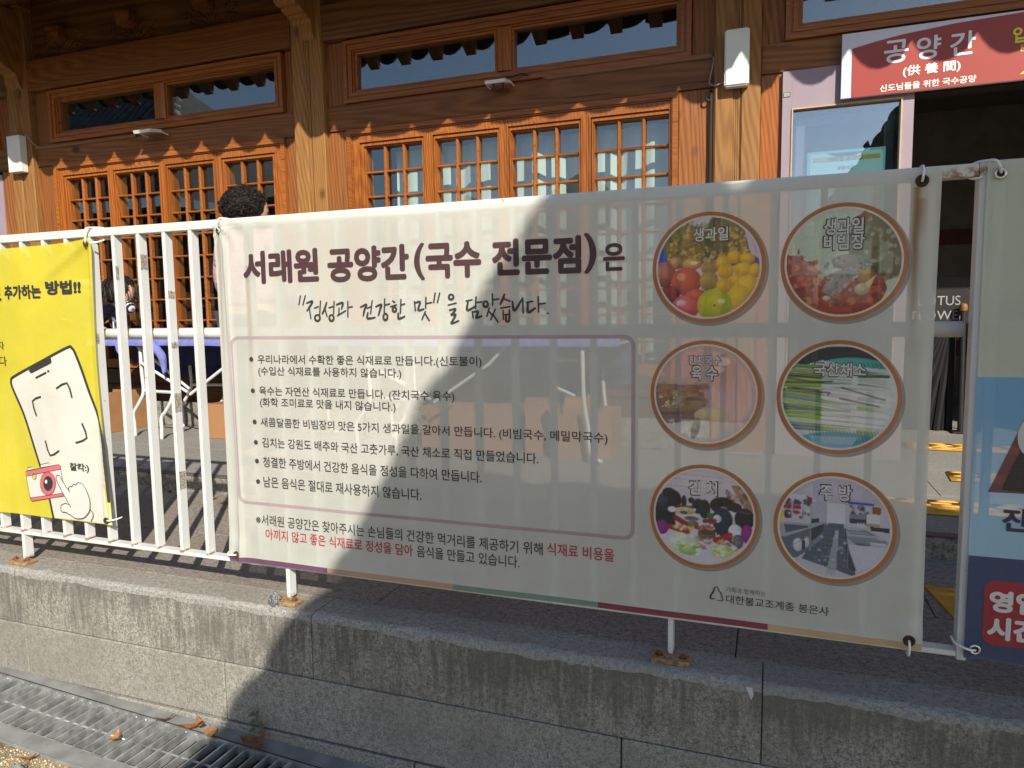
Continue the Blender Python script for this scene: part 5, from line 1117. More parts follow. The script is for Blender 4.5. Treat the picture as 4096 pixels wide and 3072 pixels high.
# ================================================================ TABLES, BOXES
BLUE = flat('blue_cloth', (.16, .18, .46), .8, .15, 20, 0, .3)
BLUE_SHADE = flat('blue_cloth_shade', (.028, .034, .115), .85, .2, 20, 0, .3)  # the same blue cloth, coloured darker for the shade under the table
LEGM = painted('leg_enamel', .6)
def table(x0, x1, label, knee):
    t = thing('folding_table', label, 'table', ((x0+x1)/2, 2.15, .086), 'folding tables in front of the hall')
    k = MB(); k.bbox(x0, x1, 1.905, 2.435, .742, .770, .004); k.build('tabletop', flat('table_board', (.5, .48, .44), .5), t)
    for sx, xb in ((1, x0+.42), (-1, x1-.20)):
        def tb(pts, r=.0125, nm='leg'):
            q = MB(); q.tube(smooth3(pts), r, 10); return q.build(nm, LEGM, t, True)
        if sx > 0:
            a, b_ = xb, xb+.30
            for y in (1.955, 2.40):
                tb([(a, y, .74), (a+.002, y, .55), (a+.006, y, .41), (a-.04, y, .33), (a-.10, y, .25), (a-.098, y, .17), (a-.096, y, .086)])
            for y in (1.90, 2.43):
                tb([(b_+.03, y, .74), (b_+.04, y, .50), (b_+.02, y, .38), (b_-.04, y, .29), (b_-.085, y, .24), (b_-.09, y, .16), (b_-.095, y, .086)])
            q = MB(); q.tube([(a+.02, 1.955, .415), (b_+.02, 1.90, .418)], .011, 8); q.build('stretcher', LEGM, t); q = MB(); q.tube([(a+.02, 2.40, .415), (b_+.02, 2.43, .418)], .011, 8); q.build('stretcher', LEGM, t)
            q = MB(); q.tube([(b_+.16, 1.92, .405), (b_+.50, 1.95, .63), (b_+.60, 1.96, .735)], .011, 8); q.tube([(b_-.02, 2.1, .42), (a-.2, 2.1, .735)], .010, 8); q.tube([(b_+.14, 1.92, .42), (a+.02, 1.93, .62)], .010, 8); q.build('brace', LEGM, t)
        else:
            for y in (1.93, 2.42):
                tb([(xb, y, .74), (xb+.005, y, .5), (xb+.015, y, .38), (xb+.03, y, .30), (xb+.035, y, .2), (xb+.055, y, .13), (xb+.11, y, .10)])
            q = MB(); q.tube([(xb-.17, 2.0, .50), (xb-.06, 2.0, .455)], .009, 8); q.tube([(xb-.17, 2.0, .655), (xb+.0, 2.2, .64)], .009, 8); q.build('brace', LEGM, t)
    return t
table(-3.96, -2.16, 'folding table under blue cloth at the left, white bent legs seen between the railing bars', 1)
table(-2.12, -.14, 'folding table under blue cloth, its right end seen through the beige banner', 2)
def cloth(x0, x1, label, seed):
    t = thing('blue_tablecloth', label, 'tablecloth', ((x0+x1)/2, 2.1, .775), 'blue cloths on the folding tables')
    n = 90; prof = [(1.8925, .737), (1.891, .756), (1.896, .7745), (1.91, .7775), (2.1, .7765), (2.43, .7775), (2.446, .772), (2.4475, .74)]
    vs = []; fs = []; m = len(prof)
    for i in range(n+1):
        x = x0+(x1-x0)*i/n
        for j, (y, z) in enumerate(prof): vs.append((x, y-(.004*abs(nz(x*9, seed)) if j < 2 else 0), z+(.004*nz(x*6, j+seed) if j in (0, 7) else .001*nz(x*5, j))))
    for i in range(n):
        for j in range(m-1): fs.append((i*m+j, (i+1)*m+j, (i+1)*m+j+1, i*m+j+1))
    k = MB(); k.add(vs, fs); k.build('top_sheet', BLUE, t, True)
    # the long side that hangs at the back
    vs = []; fs = []
    for i in range(n+1):
        x = x0+(x1-x0)*i/n
        for j in range(6): vs.append((x, 2.446-.02*j*.2*(1+nz(x*8, seed+3))-.012*math.sin(x*30)*j/5, .738-.052*j-(.02*nz(x*3, 5) if j == 5 else 0)))
    for i in range(n):
        for j in range(5): fs.append((i*6+j, (i+1)*6+j, (i+1)*6+j+1, i*6+j+1))
    k = MB(); k.add(vs, fs); k.build('back_drop', BLUE_SHADE, t, True)
    # skirt hanging under the table, its cloth coloured dark for the shade there
    vs = []; fs = []
    for i in range(n+1):
        x = x0+(x1-x0)*i/n
        for j in range(5): vs.append((x, 2.29+.02*math.sin(x*26+seed)*j/4+.012*nz(x*9, j), .738-.04*j*(1+.35*nz(x*2.5, seed+8))))
    for i in range(n):
        for j in range(4): fs.append((i*5+j, (i+1)*5+j, (i+1)*5+j+1, i*5+j+1))
    k = MB(); k.add(vs, fs); k.build('skirt', BLUE_SHADE, t, True)
cloth(-3.975, -2.145, 'blue cloth with a knotted corner over the left folding table', 1); cloth(-2.135, -.125, 'blue cloth over the folding table behind the beige banner', 4)
def ribbon(path, wds, label):
    k = MB(); vs = []; P = [Vector(p) for p in path]
    for p, w_ in zip(P, wds):
        for j in range(5): u = (j-2)/2; vs.append((p.x+u*w_, p.y-.018*math.cos(u*2.4), p.z+.012*u))
    fs = [(i*5+j, i*5+j+1, (i+1)*5+j+1, (i+1)*5+j) for i in range(len(P)-1) for j in range(4)]
    k.add(vs, fs); o = k.build('cloth_knot', BLUE, None, True); m_ = o.modifiers.new('thick', 'SOLIDIFY'); m_.thickness = .004
    return tag(o, label, 'cloth')
ribbon(smooth3([(-3.355, 1.885, .765), (-3.335, 1.875, .735), (-3.30, 1.868, .70), (-3.272, 1.872, .66), (-3.262, 1.878, .60), (-3.25, 1.88, .545)]), [.016+.022*math.sin(i*.12) for i in range(31)], 'twisted blue cloth end hanging in front of the left table')
ribbon(smooth3([(-3.66, 1.883, .762), (-3.655, 1.872, .735), (-3.64, 1.868, .70), (-3.625, 1.872, .675)]), [.012+.015*math.sin(i*.17) for i in range(19)], 'small pale blue cloth tip at the left end of the table')
def carton(x0, x1, y0, y1, h, label, flaps, rz=0):
    t = thing('cardboard_box', label, 'box', ((x0+x1)/2, (y0+y1)/2, .0885), 'cardboard boxes under the tables')
    z0 = .0885; z1 = z0+h; k = MB(); th = .004
    k.box(x0, x1, y0, y0+th, z0, z1); k.box(x0, x1, y1-th, y1, z0, z1); k.box(x0, x0+th, y0+th, y1-th, z0, z1-.001); k.box(x1-th, x1, y0+th, y1-th, z0, z1-.001); k.box(x0+th, x1-th, y0+th, y1-th, z0, z0+th); k.build('carton', CARD, t)
    for (ax, s_) in flaps:
        f = MB(); d = .10
        if ax == 'f': f.add([(x0, y0, z1), (x1, y0, z1), (x1-.01, y0-d*.75*s_, z1+d*.55), (x0+.01, y0-d*.75*s_, z1+d*.55)], [(0, 1, 2, 3)])
        if ax == 'b': f.add([(x0, y1, z1), (x1, y1, z1), (x1-.01, y1+d*.3*s_, z1+d*.9), (x0+.01, y1+d*.3*s_, z1+d*.9)], [(0, 1, 2, 3)])
        if ax == 'r': f.add([(x1, y0, z1), (x1, y1, z1), (x1+d*.6*s_, y1-.01, z1+d*.5), (x1+d*.6*s_, y0+.01, z1+d*.5)], [(0, 1, 2, 3)])
        if ax == 'l': f.add([(x0, y0, z1), (x0, y1, z1), (x0-d*.6*s_, y1-.01, z1+d*.5), (x0-d*.6*s_, y0+.01, z1+d*.5)], [(0, 1, 2, 3)])
        o = f.build('flap', CARD, t); m_ = o.modifiers.new('thick', 'SOLIDIFY'); m_.thickness = .003
carton(-3.05, -2.70, 2.03, 2.33, .24, 'open cardboard box in sun beside the table legs, half hidden by the beige banner edge', (('b', 1),))
carton(-4.38, -3.93, 2.00, 2.34, .30, 'shaded cardboard box behind the yellow banner and the first railing bar', ())
carton(-1.42, -1.06, 2.10, 2.36, .27, 'leftmost cardboard box seen through the beige banner under the table', (('b', 1),))
carton(-1.02, -.80, 2.08, 2.32, .27, 'narrow cardboard box second from left through the beige banner', ())
carton(-.74, -.55, 2.12, 2.40, .285, 'narrow upright cardboard box third from left through the beige banner', (('f', .2),))
carton(-.545, -.335, 2.00, 2.26, .255, 'open cardboard box with raised flaps fourth from left through the beige banner', (('b', 1), ('l', .4)))
carton(-.325, -.21, 2.06, 2.36, .27, 'slim cardboard box at the right end through the beige banner', ())

# ================================================================ ENTRANCE THINGS
ls = thing('lotus_sign', 'black sign with grey lettering just inside the dark doorway', 'sign', (1.7, 3.64, .83))
k = MB(); k.bbox(1.30, 1.98, 3.63, 3.645, .815, 1.125, .002); k.build('board', flat('sign_black', (.012, .011, .011), .5), ls)
for s, x0, x1, z0, z1 in (('LO', 1.555, 1.660, .937, .999), ('TUS', 1.668, 1.803, .937, .999), ('FLO', 1.525, 1.662, .841, .900), ('WER', 1.670, 1.845, .841, .900)):
    v, f = glyphs(s, x0, x1, z0, z1, 0.0); q = MB(); q.add([(p[0], 3.6275, p[1]) for p in v], f); q.build('lettering', flat('sign_grey', (.30, .30, .32), .6), ls)
for x in (1.33, 1.95):
    k = MB(); k.bbox(x-.012, x+.012, 3.646, 3.666, .0865, 1.10, .002); k.build('leg', BLACK, ls)
pl_ = thing('barrier_post', 'thin black post with a wooden knob standing in the doorway', 'post', (1.826, 3.58, .087))
k = MB(); k.tube([(1.826, 3.58, .10), (1.812, 3.58, .90)], .018, 12); k.build('pole', BLACK, pl_)
k = MB(); k.tube([(1.812, 3.58, .90), (1.812, 3.58, .925), (1.812, 3.58, .94), (1.812, 3.58, .948)], [.022, .024, .02, .008], 14); k.build('knob', W_CO, pl_)
k = MB(); k.bbox(1.77, 1.885, 3.53, 3.63, .0868, .100, .004); k.build('foot', BLACK, pl_)
fp = MB(); prof = [(1.735, .66), (1.79, .66), (1.80, .55)]
for i in range(11):
    u = i/10; xt = 1.722+.05*u; xb = 1.40+.375*u; y = 3.66+(.02 if i % 2 else 0)
    fp.tube([(xb, y, .088), (xt, y, .80)], .022, 6)
tag(fp.build('folded_parasol', flat('black_canvas', (.010, .010, .011), .8)), 'black pleated folded parasol leaning in the doorway', 'parasol')
# tactile paving
YELT = flat('tactile_yellow', (.60, .34, .055), .7, .15, 9, 0, .4)
def tactile(x0, x1, y0, y1, z, cols, rows, label, cut=0, stag=True):
    t = MB(); t.prism([(x0, y0), (x1, y0), (x1, y1), (x0-cut, y1)], z, z+.004, 'z')
    for r_ in range(rows):
        for c_ in range(cols):
            cx = x0-cut*(r_+.5)/rows+(c_+.5+(.28 if r_ % 2 and stag else 0))*(x1-x0)/cols; cyy = y0+(r_+.5)*(y1-y0)/rows
            if cx > x1-.02: continue
            t.ico((cx, cyy, z+.003), .5, 2, ((x1-x0)/cols*.78, (y1-y0)/rows*.62, .014))
    return tag(t.build('tactile_tile', YELT, None, True), label, 'tactile tile', 'yellow tactile paving')
tactile(1.02, 2.2, 1.36, 1.60, .0885, 10, 6, 'sunlit yellow tactile strip on the step edge, nearest the doorway side of the railing gap')
tactile(1.455, 2.3, 2.02, 2.24, .0885, 7, 5, 'second yellow tactile strip, half in shade on the terrace', -.02)
tactile(1.40, 2.4, 2.86, 3.08, .0885, 8, 5, 'shaded yellow tactile strip at the doorway threshold')
tactile(1.155, 2.05, .474, .756, 0.0015, 8, 6, 'shaded yellow tactile tile on the lower pavement by the end post', .037)

# ================================================================ SMALL THINGS ON THE GROUND
def stone(c, r, sc, sd, mat, label):
    s = MB(); s.ico(c, r, 3, sc, .55, sd, 0, 1.6); return tag(s.build('stone', mat), label, 'stone')
_t = NT('sparkling_stone'); _n = _t.noise(240, 3, rough=.7); SPK = _t.done(_t.bsdf(_t.ramp(_n, [(.38, (.04, .044, .05)), (.54, (.16, .17, .18)), (.70, (.45, .46, .48))]), .5, _n, .8, .003))
stone((-.846, -.050, .017), .0215, (.85, .55, 1.15), 4, SPK, 'grey sparkling stone leaning on the rusty base plate of the middle post')
stone((-1.462, -.475, zd(-1.46)-.004), .024, (1.1, .85, .75), 9, flat('pebble_grey', (.20, .21, .21), .9, .3, 60), 'round grey pebble on the soil in front of the drain')
stone((-1.375, -.455, zd(-1.37)-.012), .022, (1.2, .8, .5), 13, flat('pebble_dark', (.15, .15, .14), .9, .3, 60), 'half buried dark pebble beside the round grey one')
def leaf(c, L_, wd, ang, curl, pitch, label, mat=LEAF, fold=.35):
    n = 9; vs = []; ca, sa = math.cos(ang), math.sin(ang); k = MB()
    for i in range(n+1):
        t = i/n; hw = wd*math.sin(math.pi*min(1, t*1.02+.01))**.75*(1-.3*t); zz = curl*L_*(t-.5)**2*4-.0+pitch*L_*t
        for u in (-1, -.5, 0, .5, 1):
            lx = (t-.5)*L_; ly = u*hw; lz = zz+fold*abs(u)*hw+.0015*math.sin(t*20+u*3)
            vs.append((c[0]+lx*ca-ly*sa, c[1]+lx*sa+ly*ca, c[2]+lz))
    fs = [(i*5+j, (i+1)*5+j, (i+1)*5+j+1, i*5+j+1) for i in range(n) for j in range(4)]
    k.add(vs, fs); k.tube([(c[0]-L_*.5*ca, c[1]-L_*.5*sa, c[2]+curl*L_), (c[0]-L_*.75*ca, c[1]-L_*.75*sa, c[2]+curl*L_+.004)], .0009, 5)
    return tag(k.build('dry_leaf', mat, None, True), label, 'leaf', 'dry leaves')
LEAFT = flat('tan_leaf', (.42, .23, .08), .65, .3, 80); LEAFB = flat('brown_leaf', (.22, .085, .03), .65, .4, 80)
leaf((-1.130, -.135, zd(-1.13)+.012), .07, .016, .5, .25, .1, 'curled brown leaf on the drain rim, left of the tan leaf', LEAFB); leaf((-1.108, -.120, zd(-1.11)+.012), .06, .014, -.5, .4, .1, 'crumpled brown leaf lying over another on the drain rim', LEAFB)
leaf((-1.05, -.14, zd(-1.05)+.012), .075, .024, -.75, .05, .12, 'flat tan leaf pointing at the kerb on the drain rim', LEAFT)
leaf((-.905, -.13, zd(-.90)+.014), .06, .018, .1, .3, .1, 'left brown leaf below the weed in the shade', LEAFB); leaf((-.87, -.128, zd(-.87)+.016), .055, .017, 1.2, .35, .3, 'upright brown leaf below the weed in the shade', LEAFB); leaf((-.862, -.145, zd(-.86)+.012), .045, .014, .9, .2, .1, 'small brown leaf in front of the weed', LEAFB)
leaf((-1.315, -.265, zd(-1.31)+.008), .045, .013, 1.9, .3, .2, 'orange leaf caught on the grating bars', flat('orange_leaf', (.40, .17, .05), .6, .3, 80)); leaf((-1.475, -.43, zd(-1.47)+.004), .04, .010, .7, .3, .1, 'small red-brown leaf on the soil beside the pebble', LEAFB)
leaf((-2.02, .95, .006), .06, .016, .2, .2, 0, 'orange leaf against the foot of the step, left one', flat('rust_leaf', (.36, .14, .04), .6, .3, 80)); leaf((-1.90, .90, .006), .055, .014, 1.1, .2, .1, 'orange leaf against the foot of the step, right one', flat('rust_leaf2', (.33, .13, .04), .6, .3, 80)); leaf((-2.35, 1.0, .006), .05, .013, 2.2, .25, 0, 'brown leaf on the pavement by the step, seen between railing bars', LEAFB)
leaf((-1.245, -.13, zd(-1.24)+.008), .05, .008, .5, .3, .2, 'dark rolled leaf on the drain rim at the left', flat('dark_leaf', (.10, .04, .025), .6, .3, 80))
pln = thing('weed', 'small green weed growing where the kerb meets the drain', 'weed', (-.905, -.09, zd(-.9)))
k = MB(); zb0 = zd(-.9)+.004; k.tube(smooth3([(-.895, -.085, zb0), (-.893, -.095, zb0+.04), (-.900, -.10, zb0+.09)]), .0013, 6); k.build('stem', flat('weed_stem', (.10, .10, .04), .7), pln)
GRN = flat('weed_leaf', (.075, .10, .035), .6, .3, 60)
for i, (dx, dz, a, L_) in enumerate(((-.022, .035, 2.6, .035), (.012, .032, .4, .03), (-.016, .062, 2.9, .03), (.01, .06, .3, .028), (-.018, .088, 3.2, .03), (-.004, .097, 1.1, .022))):
    q = MB(); vs = []
    for j in range(6):
        t = j/5; hw = .011*math.sin(math.pi*t)**.7
        for u in (-1, 0, 1): vs.append((-.896+dx*.2+math.cos(a)*L_*t, -.098-.008*u*0+hw*u*.6-.004, zb0+dz-.01*t*t+.5*abs(u)*hw*.4+hw*u*.5))
    q.add(vs, [(j*3+m_, (j+1)*3+m_, (j+1)*3+m_+1, j*3+m_+1) for j in range(5) for m_ in (0, 1)]); q.build('leaf', GRN, pln, True)
fe = MB(); fe.add([(.585, -.0715, -.012), (.592, -.073, -.03), (.598, -.072, -.045), (.604, -.074, -.03), (.600, -.0715, -.013)], [(0, 1, 2, 3, 4)]); m_ = fe.build('feather', flat('white_feather', (.6, .6, .6), .8)); m_.modifiers.new('thick', 'SOLIDIFY').thickness = .001
tag(m_, 'tiny white feather stuck to the kerb face near a block joint', 'feather')

# ================================================================ PEOPLE
SKIN = flat('skin', (.50, .28, .19), .55, .06, 9)
def skin_body(name, joints, edges, mat, parent, sub=2):
    """joints: {key: (pos, radius)}; grown with a skin modifier from the pelvis"""
    ks = list(joints); me = bpy.data.meshes.new(name)
    me.from_pydata([joints[k][0] for k in ks], [(ks.index(a), ks.index(b)) for a, b in edges], []); o = bpy.data.objects.new(name, me); COL.objects.link(o)
    me.materials.append(mat); m_ = o.modifiers.new('skin', 'SKIN'); m_.use_smooth_shade = True
    for i, k in enumerate(ks):
        d = me.skin_vertices[0].data[i]; r = joints[k][1]; d.radius = r if isinstance(r, tuple) else (r, r); d.use_root = (i == 0)
    s_ = o.modifiers.new('sub', 'SUBSURF'); s_.levels = sub; s_.render_levels = sub
    o.parent = parent; o.location = -parent.location
    return o
def hand(parent, wrist, d, up, mat, curl=.5, mirror=1):
    """palm and five fingers as skinned chains growing from the wrist"""
    W_ = Vector(wrist); d = Vector(d).normalized(); up = Vector(up).normalized(); sd = d.cross(up).normalized()*mirror
    J = {'w': (W_, (.020, .016)), 'p': (W_+d*.045, (.026, .013)), 'k': (W_+d*.075, (.028, .012))}; E_ = [('w', 'p'), ('p', 'k')]
    for i, (off, L_) in enumerate(((-.027, .062), (-.009, .072), (.009, .068), (.026, .052))):
        b = W_+d*.085+sd*off; J['f%d0' % i] = (b, .0085); q = b; dd = d.copy(); E_.append(('k', 'f%d0' % i))
        for s_ in range(3):
            dd = (dd-up*curl*(.35+.25*s_)).normalized(); q = q+dd*L_*(.42, .32, .26)[s_]; J['f%d%d' % (i, s_+1)] = (q, .0078-.0008*s_); E_.append(('f%d%d' % (i, s_), 'f%d%d' % (i, s_+1)))
    t0 = W_+d*.03-sd*.026; J['t0'] = (t0, .011); E_.append(('p', 't0')); t1 = t0+(d*.8-sd*.7-up*.2).normalized()*.032; J['t1'] = (t1, .0095); t2 = t1+(d-sd*.1-up*.5*curl).normalized()*.027; J['t2'] = (t2, .0085); E_ += [('t0', 't1'), ('t1', 't2')]
    return skin_body('hand', J, E_, mat, parent, 2)
def face(parent, c, f, up, s=1.0):
    """nose, eyes, mouth, ears placed on a head centred at c looking along f"""
    c = Vector(c); f = Vector(f).normalized(); up = Vector(up); up = (up-f*up.dot(f)).normalized(); r = f.cross(up)
    h = MB(); bmv = bmesh.new(); bmesh.ops.create_uvsphere(bmv, u_segments=24, v_segments=18, radius=1)
    for v in bmv.verts:
        q = v.co.copy(); jaw = 1-.28*max(0, -q.z)**1.4; nose_ = max(0, 1-((q.x/.16)**2+((q.z+.08)/.26)**2))*.16*(q.y > .5); brow = .03*max(0, 1-((q.z-.22)/.12)**2)*(q.y > .4); sock = -.05*sum(max(0, 1-(((q.x-k*.36)/.2)**2+((q.z-.1)/.12)**2)) for k in (-1, 1))*(q.y > .3); lip = .035*max(0, 1-((q.x/.3)**2+((q.z+.45)/.1)**2))*(q.y > .3)
        y = q.y*.098*(1 if q.y > 0 else 1.02)+(nose_+brow+sock+lip)*.098; v.co = c+(r*q.x*.074*jaw+f*y+up*q.z*.115)*s
    h.bm(bmv); o = h.build('head', SKIN, parent, True)
    for k in (-1, 1):
        e = MB(); p_ = c+(r*k*.028+f*.086+up*.012)*s; e.ico(p_, .010*s, 2); e.build('eye', flat('eye_dark', (.02, .015, .012), .2), o)
        e = MB(); p_ = c+(r*k*.074+f*-.005-up*.005)*s; e.ico(p_, .028*s, 2, (.35, .55, 1), .2, k); e.build('ear', SKIN, o)
    return o
# --- woman with dark curls and a pink patterned jacket, standing behind the left edge of the beige banner
p1 = thing('person', 'standing woman with short dark curly hair in a pink patterned jacket behind the beige banner', 'person', (-2.07, 1.36, .087))
B = Vector((-2.07, 1.36, .087))
def b1(x, y, z): return B+Vector((x, y, z))
J = {'pel': (b1(0, 0, .86), (.145, .11)), 'wst': (b1(0, .0, 1.0), (.125, .095)), 'chs': (b1(0, .01, 1.18), (.15, .11)), 'nk': (b1(.0, .01, 1.31), .05), 'nk2': (b1(.01, .01, 1.36), .045),
     'sl': (b1(-.13, 0, 1.245), .06), 'el': (b1(-.185, .03, .99), .043), 'wl': (b1(-.13, .20, .87), .030), 'sr': (b1(.14, .02, 1.245), .06), 'er': (b1(.19, .06, .99), .043), 'wr': (b1(.15, .24, .88), .030),
     'hl': (b1(-.085, 0, .78), .085), 'kl': (b1(-.09, -.015, .44), .058), 'al': (b1(-.09, .02, .07), .038), 'tl': (b1(-.09, .12, .035), .035), 'hr': (b1(.085, 0, .78), .085), 'kr': (b1(.09, -.01, .44), .058), 'ar': (b1(.09, .02, .07), .038), 'tr': (b1(.09, .12, .035), .035)}
E_ = [('pel', 'wst'), ('wst', 'chs'), ('chs', 'nk'), ('nk', 'nk2'), ('chs', 'sl'), ('sl', 'el'), ('el', 'wl'), ('chs', 'sr'), ('sr', 'er'), ('er', 'wr'), ('pel', 'hl'), ('hl', 'kl'), ('kl', 'al'), ('al', 'tl'), ('pel', 'hr'), ('hr', 'kr'), ('kr', 'ar'), ('ar', 'tr')]
skin_body('body', J, E_, SKIN, p1)
_t = NT('pink_patterned_cloth'); _v = _t.n('TexVoronoi', {'feature': 'DISTANCE_TO_EDGE'}, Vector=_t.pos, Scale=26).outputs['Distance']; _m = _t.math('MULTIPLY', _t.math('SUBTRACT', 1, _t.step(_v, .02, .07)), _t.step(_t.noise(14, 2), .42, .55))
PINK = _t.done(_t.bsdf(_t.mix(_m, (.62, .36, .40), (.10, .08, .13)), .85, _t.noise(60, 2), .3, .004))
up_ = {k: (J[k][0], tuple(x+.022 for x in J[k][1]) if isinstance(J[k][1], tuple) else J[k][1]+.024) for k in ('pel', 'wst', 'chs', 'sl', 'el', 'wl', 'sr', 'er', 'wr')}
up_['el'] = (J['el'][0], .078); up_['sl'] = (J['sl'][0], .088); up_['wl'] = (J['wl'][0], .052); up_['wst'] = (J['wst'][0], (.165, .13)); up_['pel'] = (J['pel'][0], (.18, .14))
skin_body('jacket', up_, [e for e in E_ if e[0] in up_ and e[1] in up_], PINK, p1)
lo = {k: (J[k][0], (tuple(x*.92 for x in J[k][1]) if isinstance(J[k][1], tuple) else J[k][1]+.014)) for k in ('pel', 'hl', 'kl', 'al', 'hr', 'kr', 'ar')}
lo['pel'] = (b1(0, 0, .80), (.13, .10))
skin_body('trousers', lo, [e for e in E_ if e[0] in lo and e[1] in lo], flat('dark_trousers', (.03, .03, .04), .85), p1)
for s_ in ('l', 'r'):
    sh = MB(); a_ = J['a'+s_][0]; sh.ico((a_.x, a_.y+.05, .087+.033), .05, 2, (.85, 2.2, .65)); sh.build('shoe', BLACK, p1, True)
hand(p1, J['wl'][0], (.1, .9, -.35), (0, .3, 1), SKIN, .4, -1); hand(p1, J['wr'][0], (-.05, .9, -.3), (0, .3, 1), SKIN, .4, 1)
HC = b1(.012, .02, 1.408); HF = Vector((.62, .76, -.22)); face(p1, HC, HF, (0, 0, 1), .98)
HAIR = flat('dark_hair', (.016, .011, .009), .45, .5, 40)
hr = MB(); hr.ico(HC+Vector((-.022, -.018, .022)), .104, 3, (1.08, 1.05, .98), .16, 3, 0, 3.0)
rg = random.Random(3)
for i in range(1100):
    d = Vector((rg.gauss(0, 1), rg.gauss(0, 1), rg.gauss(.15, 1))).normalized()
    if d.dot(HF.normalized()) > .45 and d.z < .35: continue
    o_ = HC+Vector((-.022, -.018, .022))+Vector((d.x*.118, d.y*.112, d.z*.106)); t1 = d.cross(Vector((rg.gauss(0, 1), rg.gauss(0, 1), rg.gauss(0, 1)))).normalized(); t2 = d.cross(t1); rr2 = rg.uniform(.006, .017); ph_ = rg.uniform(0, 6); n = 11
    out = rg.uniform(-.012, .024)*(2.6 if rg.random() < .14 else 1)
    pts = [o_+t1*rr2*math.cos(ph_+s*1.0)+t2*rr2*math.sin(ph_+s*1.0)+d*(out*s/n)+Vector((0, 0, -.0012*s)) for s in range(n)]
    hr.tube(pts, [.0019]*(n-3)+[.0015, .0011, .0006], 3)
hr.build('hair', HAIR, p1, True)
# --- person bent over the end of the table, writing
p2 = thing('person', 'person in a navy padded jacket with pink collar bending over the table to write', 'person', (-4.22, 2.08, .087))
B = Vector((-4.22, 2.08, .087))
J = {'pel': (b1(-.06, .02, .80), (.14, .12)), 'wst': (b1(0, .02, .90), (.125, .11)), 'chs': (b1(.16, .0, 1.00), (.14, .12)), 'nk': (b1(.27, .0, 1.03), .055), 'nk2': (b1(.33, 0, 1.02), .05),
     'sl': (b1(.17, -.14, .99), .062), 'el': (b1(.21, -.16, .79), .045), 'wl': (b1(.36, -.10, .745), .029), 'sr': (b1(.17, .14, .99), .062), 'er': (b1(.18, .17, .78), .045), 'wr': (b1(.33, .12, .735), .029),
     'hl': (b1(-.07, -.085, .73), .09), 'kl': (b1(-.02, -.09, .42), .06), 'al': (b1(-.07, -.09, .07), .04), 'tl': (b1(.05, -.09, .035), .036), 'hr': (b1(-.07, .10, .73), .09), 'kr': (b1(-.02, .11, .42), .06), 'ar': (b1(-.07, .11, .07), .04), 'tr': (b1(.05, .11, .035), .036)}
skin_body('body', J, E_, SKIN, p2)
_t = NT('padded_navy'); _x, _y, _z = _t.xyz(); _w = _t.math('SINE', _t.math('MULTIPLY', _t.math('ADD', _z, _t.math('MULTIPLY', _x, .5)), 95))
PAD = _t.done(_t.bsdf(_t.mix(_t.noise(9, 3), (.055, .062, .090), (.12, .13, .17)), .5, _w, .8, .012))
up_ = {k: (J[k][0], tuple(x+.03 for x in J[k][1]) if isinstance(J[k][1], tuple) else J[k][1]+.03) for k in ('pel', 'wst', 'chs', 'sl', 'el', 'wl', 'sr', 'er', 'wr')}; up_['wl'] = (J['wl'][0]+Vector((-.05, 0, 0)), .045); up_['wr'] = (J['wr'][0]+Vector((-.05, 0, 0)), .045)
skin_body('padded_jacket', up_, [e for e in E_ if e[0] in up_ and e[1] in up_], PAD, p2)
lo = {k: (J[k][0], (tuple(x+.012 for x in J[k][1]) if isinstance(J[k][1], tuple) else J[k][1]+.014)) for k in ('pel', 'hl', 'kl', 'al', 'hr', 'kr', 'ar')}
skin_body('trousers', lo, [e for e in E_ if e[0] in lo and e[1] in lo], flat('charcoal_trousers', (.035, .035, .04), .85), p2)
for s_ in ('l', 'r'):
    sh = MB(); a_ = J['a'+s_][0]; sh.ico((a_.x+.05, a_.y, .087+.033), .05, 2, (2.2, .85, .65)); sh.build('shoe', BLACK, p2, True)
cl = MB(); cl.tube(smooth3([(-4.16, 1.97, 1.165), (-4.10, 1.965, 1.185), (-4.02, 1.985, 1.185), (-3.955, 2.03, 1.165), (-3.935, 2.08, 1.13)]), .026, 10); cl.build('pink_collar', flat('pink_fleece', (.62, .38, .42), .9, .1, 60), p2, True)
HC = b1(.385, .01, 1.015); HF = Vector((.45, -.10, -.95)); face(p2, HC, HF, (.9, 0, .4), 1.0)
hr = MB(); hr.ico(HC+Vector((-.012, 0, .028)), .112, 3, (1.05, 1.0, .98), .10, 5, 0, 2.5)
rg = random.Random(8)
for i in range(160):
    d = Vector((rg.gauss(0, 1), rg.gauss(0, 1), abs(rg.gauss(.4, 1)))).normalized(); o_ = HC+Vector((-.012, 0, .028))+d*.108; fl = (Vector((.3, 0, -1))-d*Vector((.3, 0, -1)).dot(d)).normalized()
    hr.tube([o_+fl*.02*s+d*(.006-.0015*s)+Vector((0, 0, -.003*s*s*.3)) for s in range(6)], [.004, .004, .0035, .003, .002, .001], 4)
hr.build('hair', HAIR, p2, True)
mk = MB(); c0 = HC+HF.normalized()*.072+Vector((.02, -.0, -.03)); mk.ico(c0, .055, 3, (1.1, 1.15, .9)); _t = NT('striped_mask'); _x, _y, _z = _t.xyz(); MASK = _t.done(_t.bsdf(_t.ramp(_t.math('SINE', _t.math('MULTIPLY', _t.math('SUBTRACT', _x, _t.math('MULTIPLY', _z, .35)), 300)), [(.45, (.02, .02, .025)), (.55, (.72, .72, .72))]), .8)); mk.build('striped_mask', MASK, p2, True)
hand(p2, J['wl'][0], (1, .1, -.15), (0, -.25, 1), SKIN, .7, 1); hand(p2, J['wr'][0], (1, -.1, -.1), (0, .1, 1), SKIN, .3, -1)
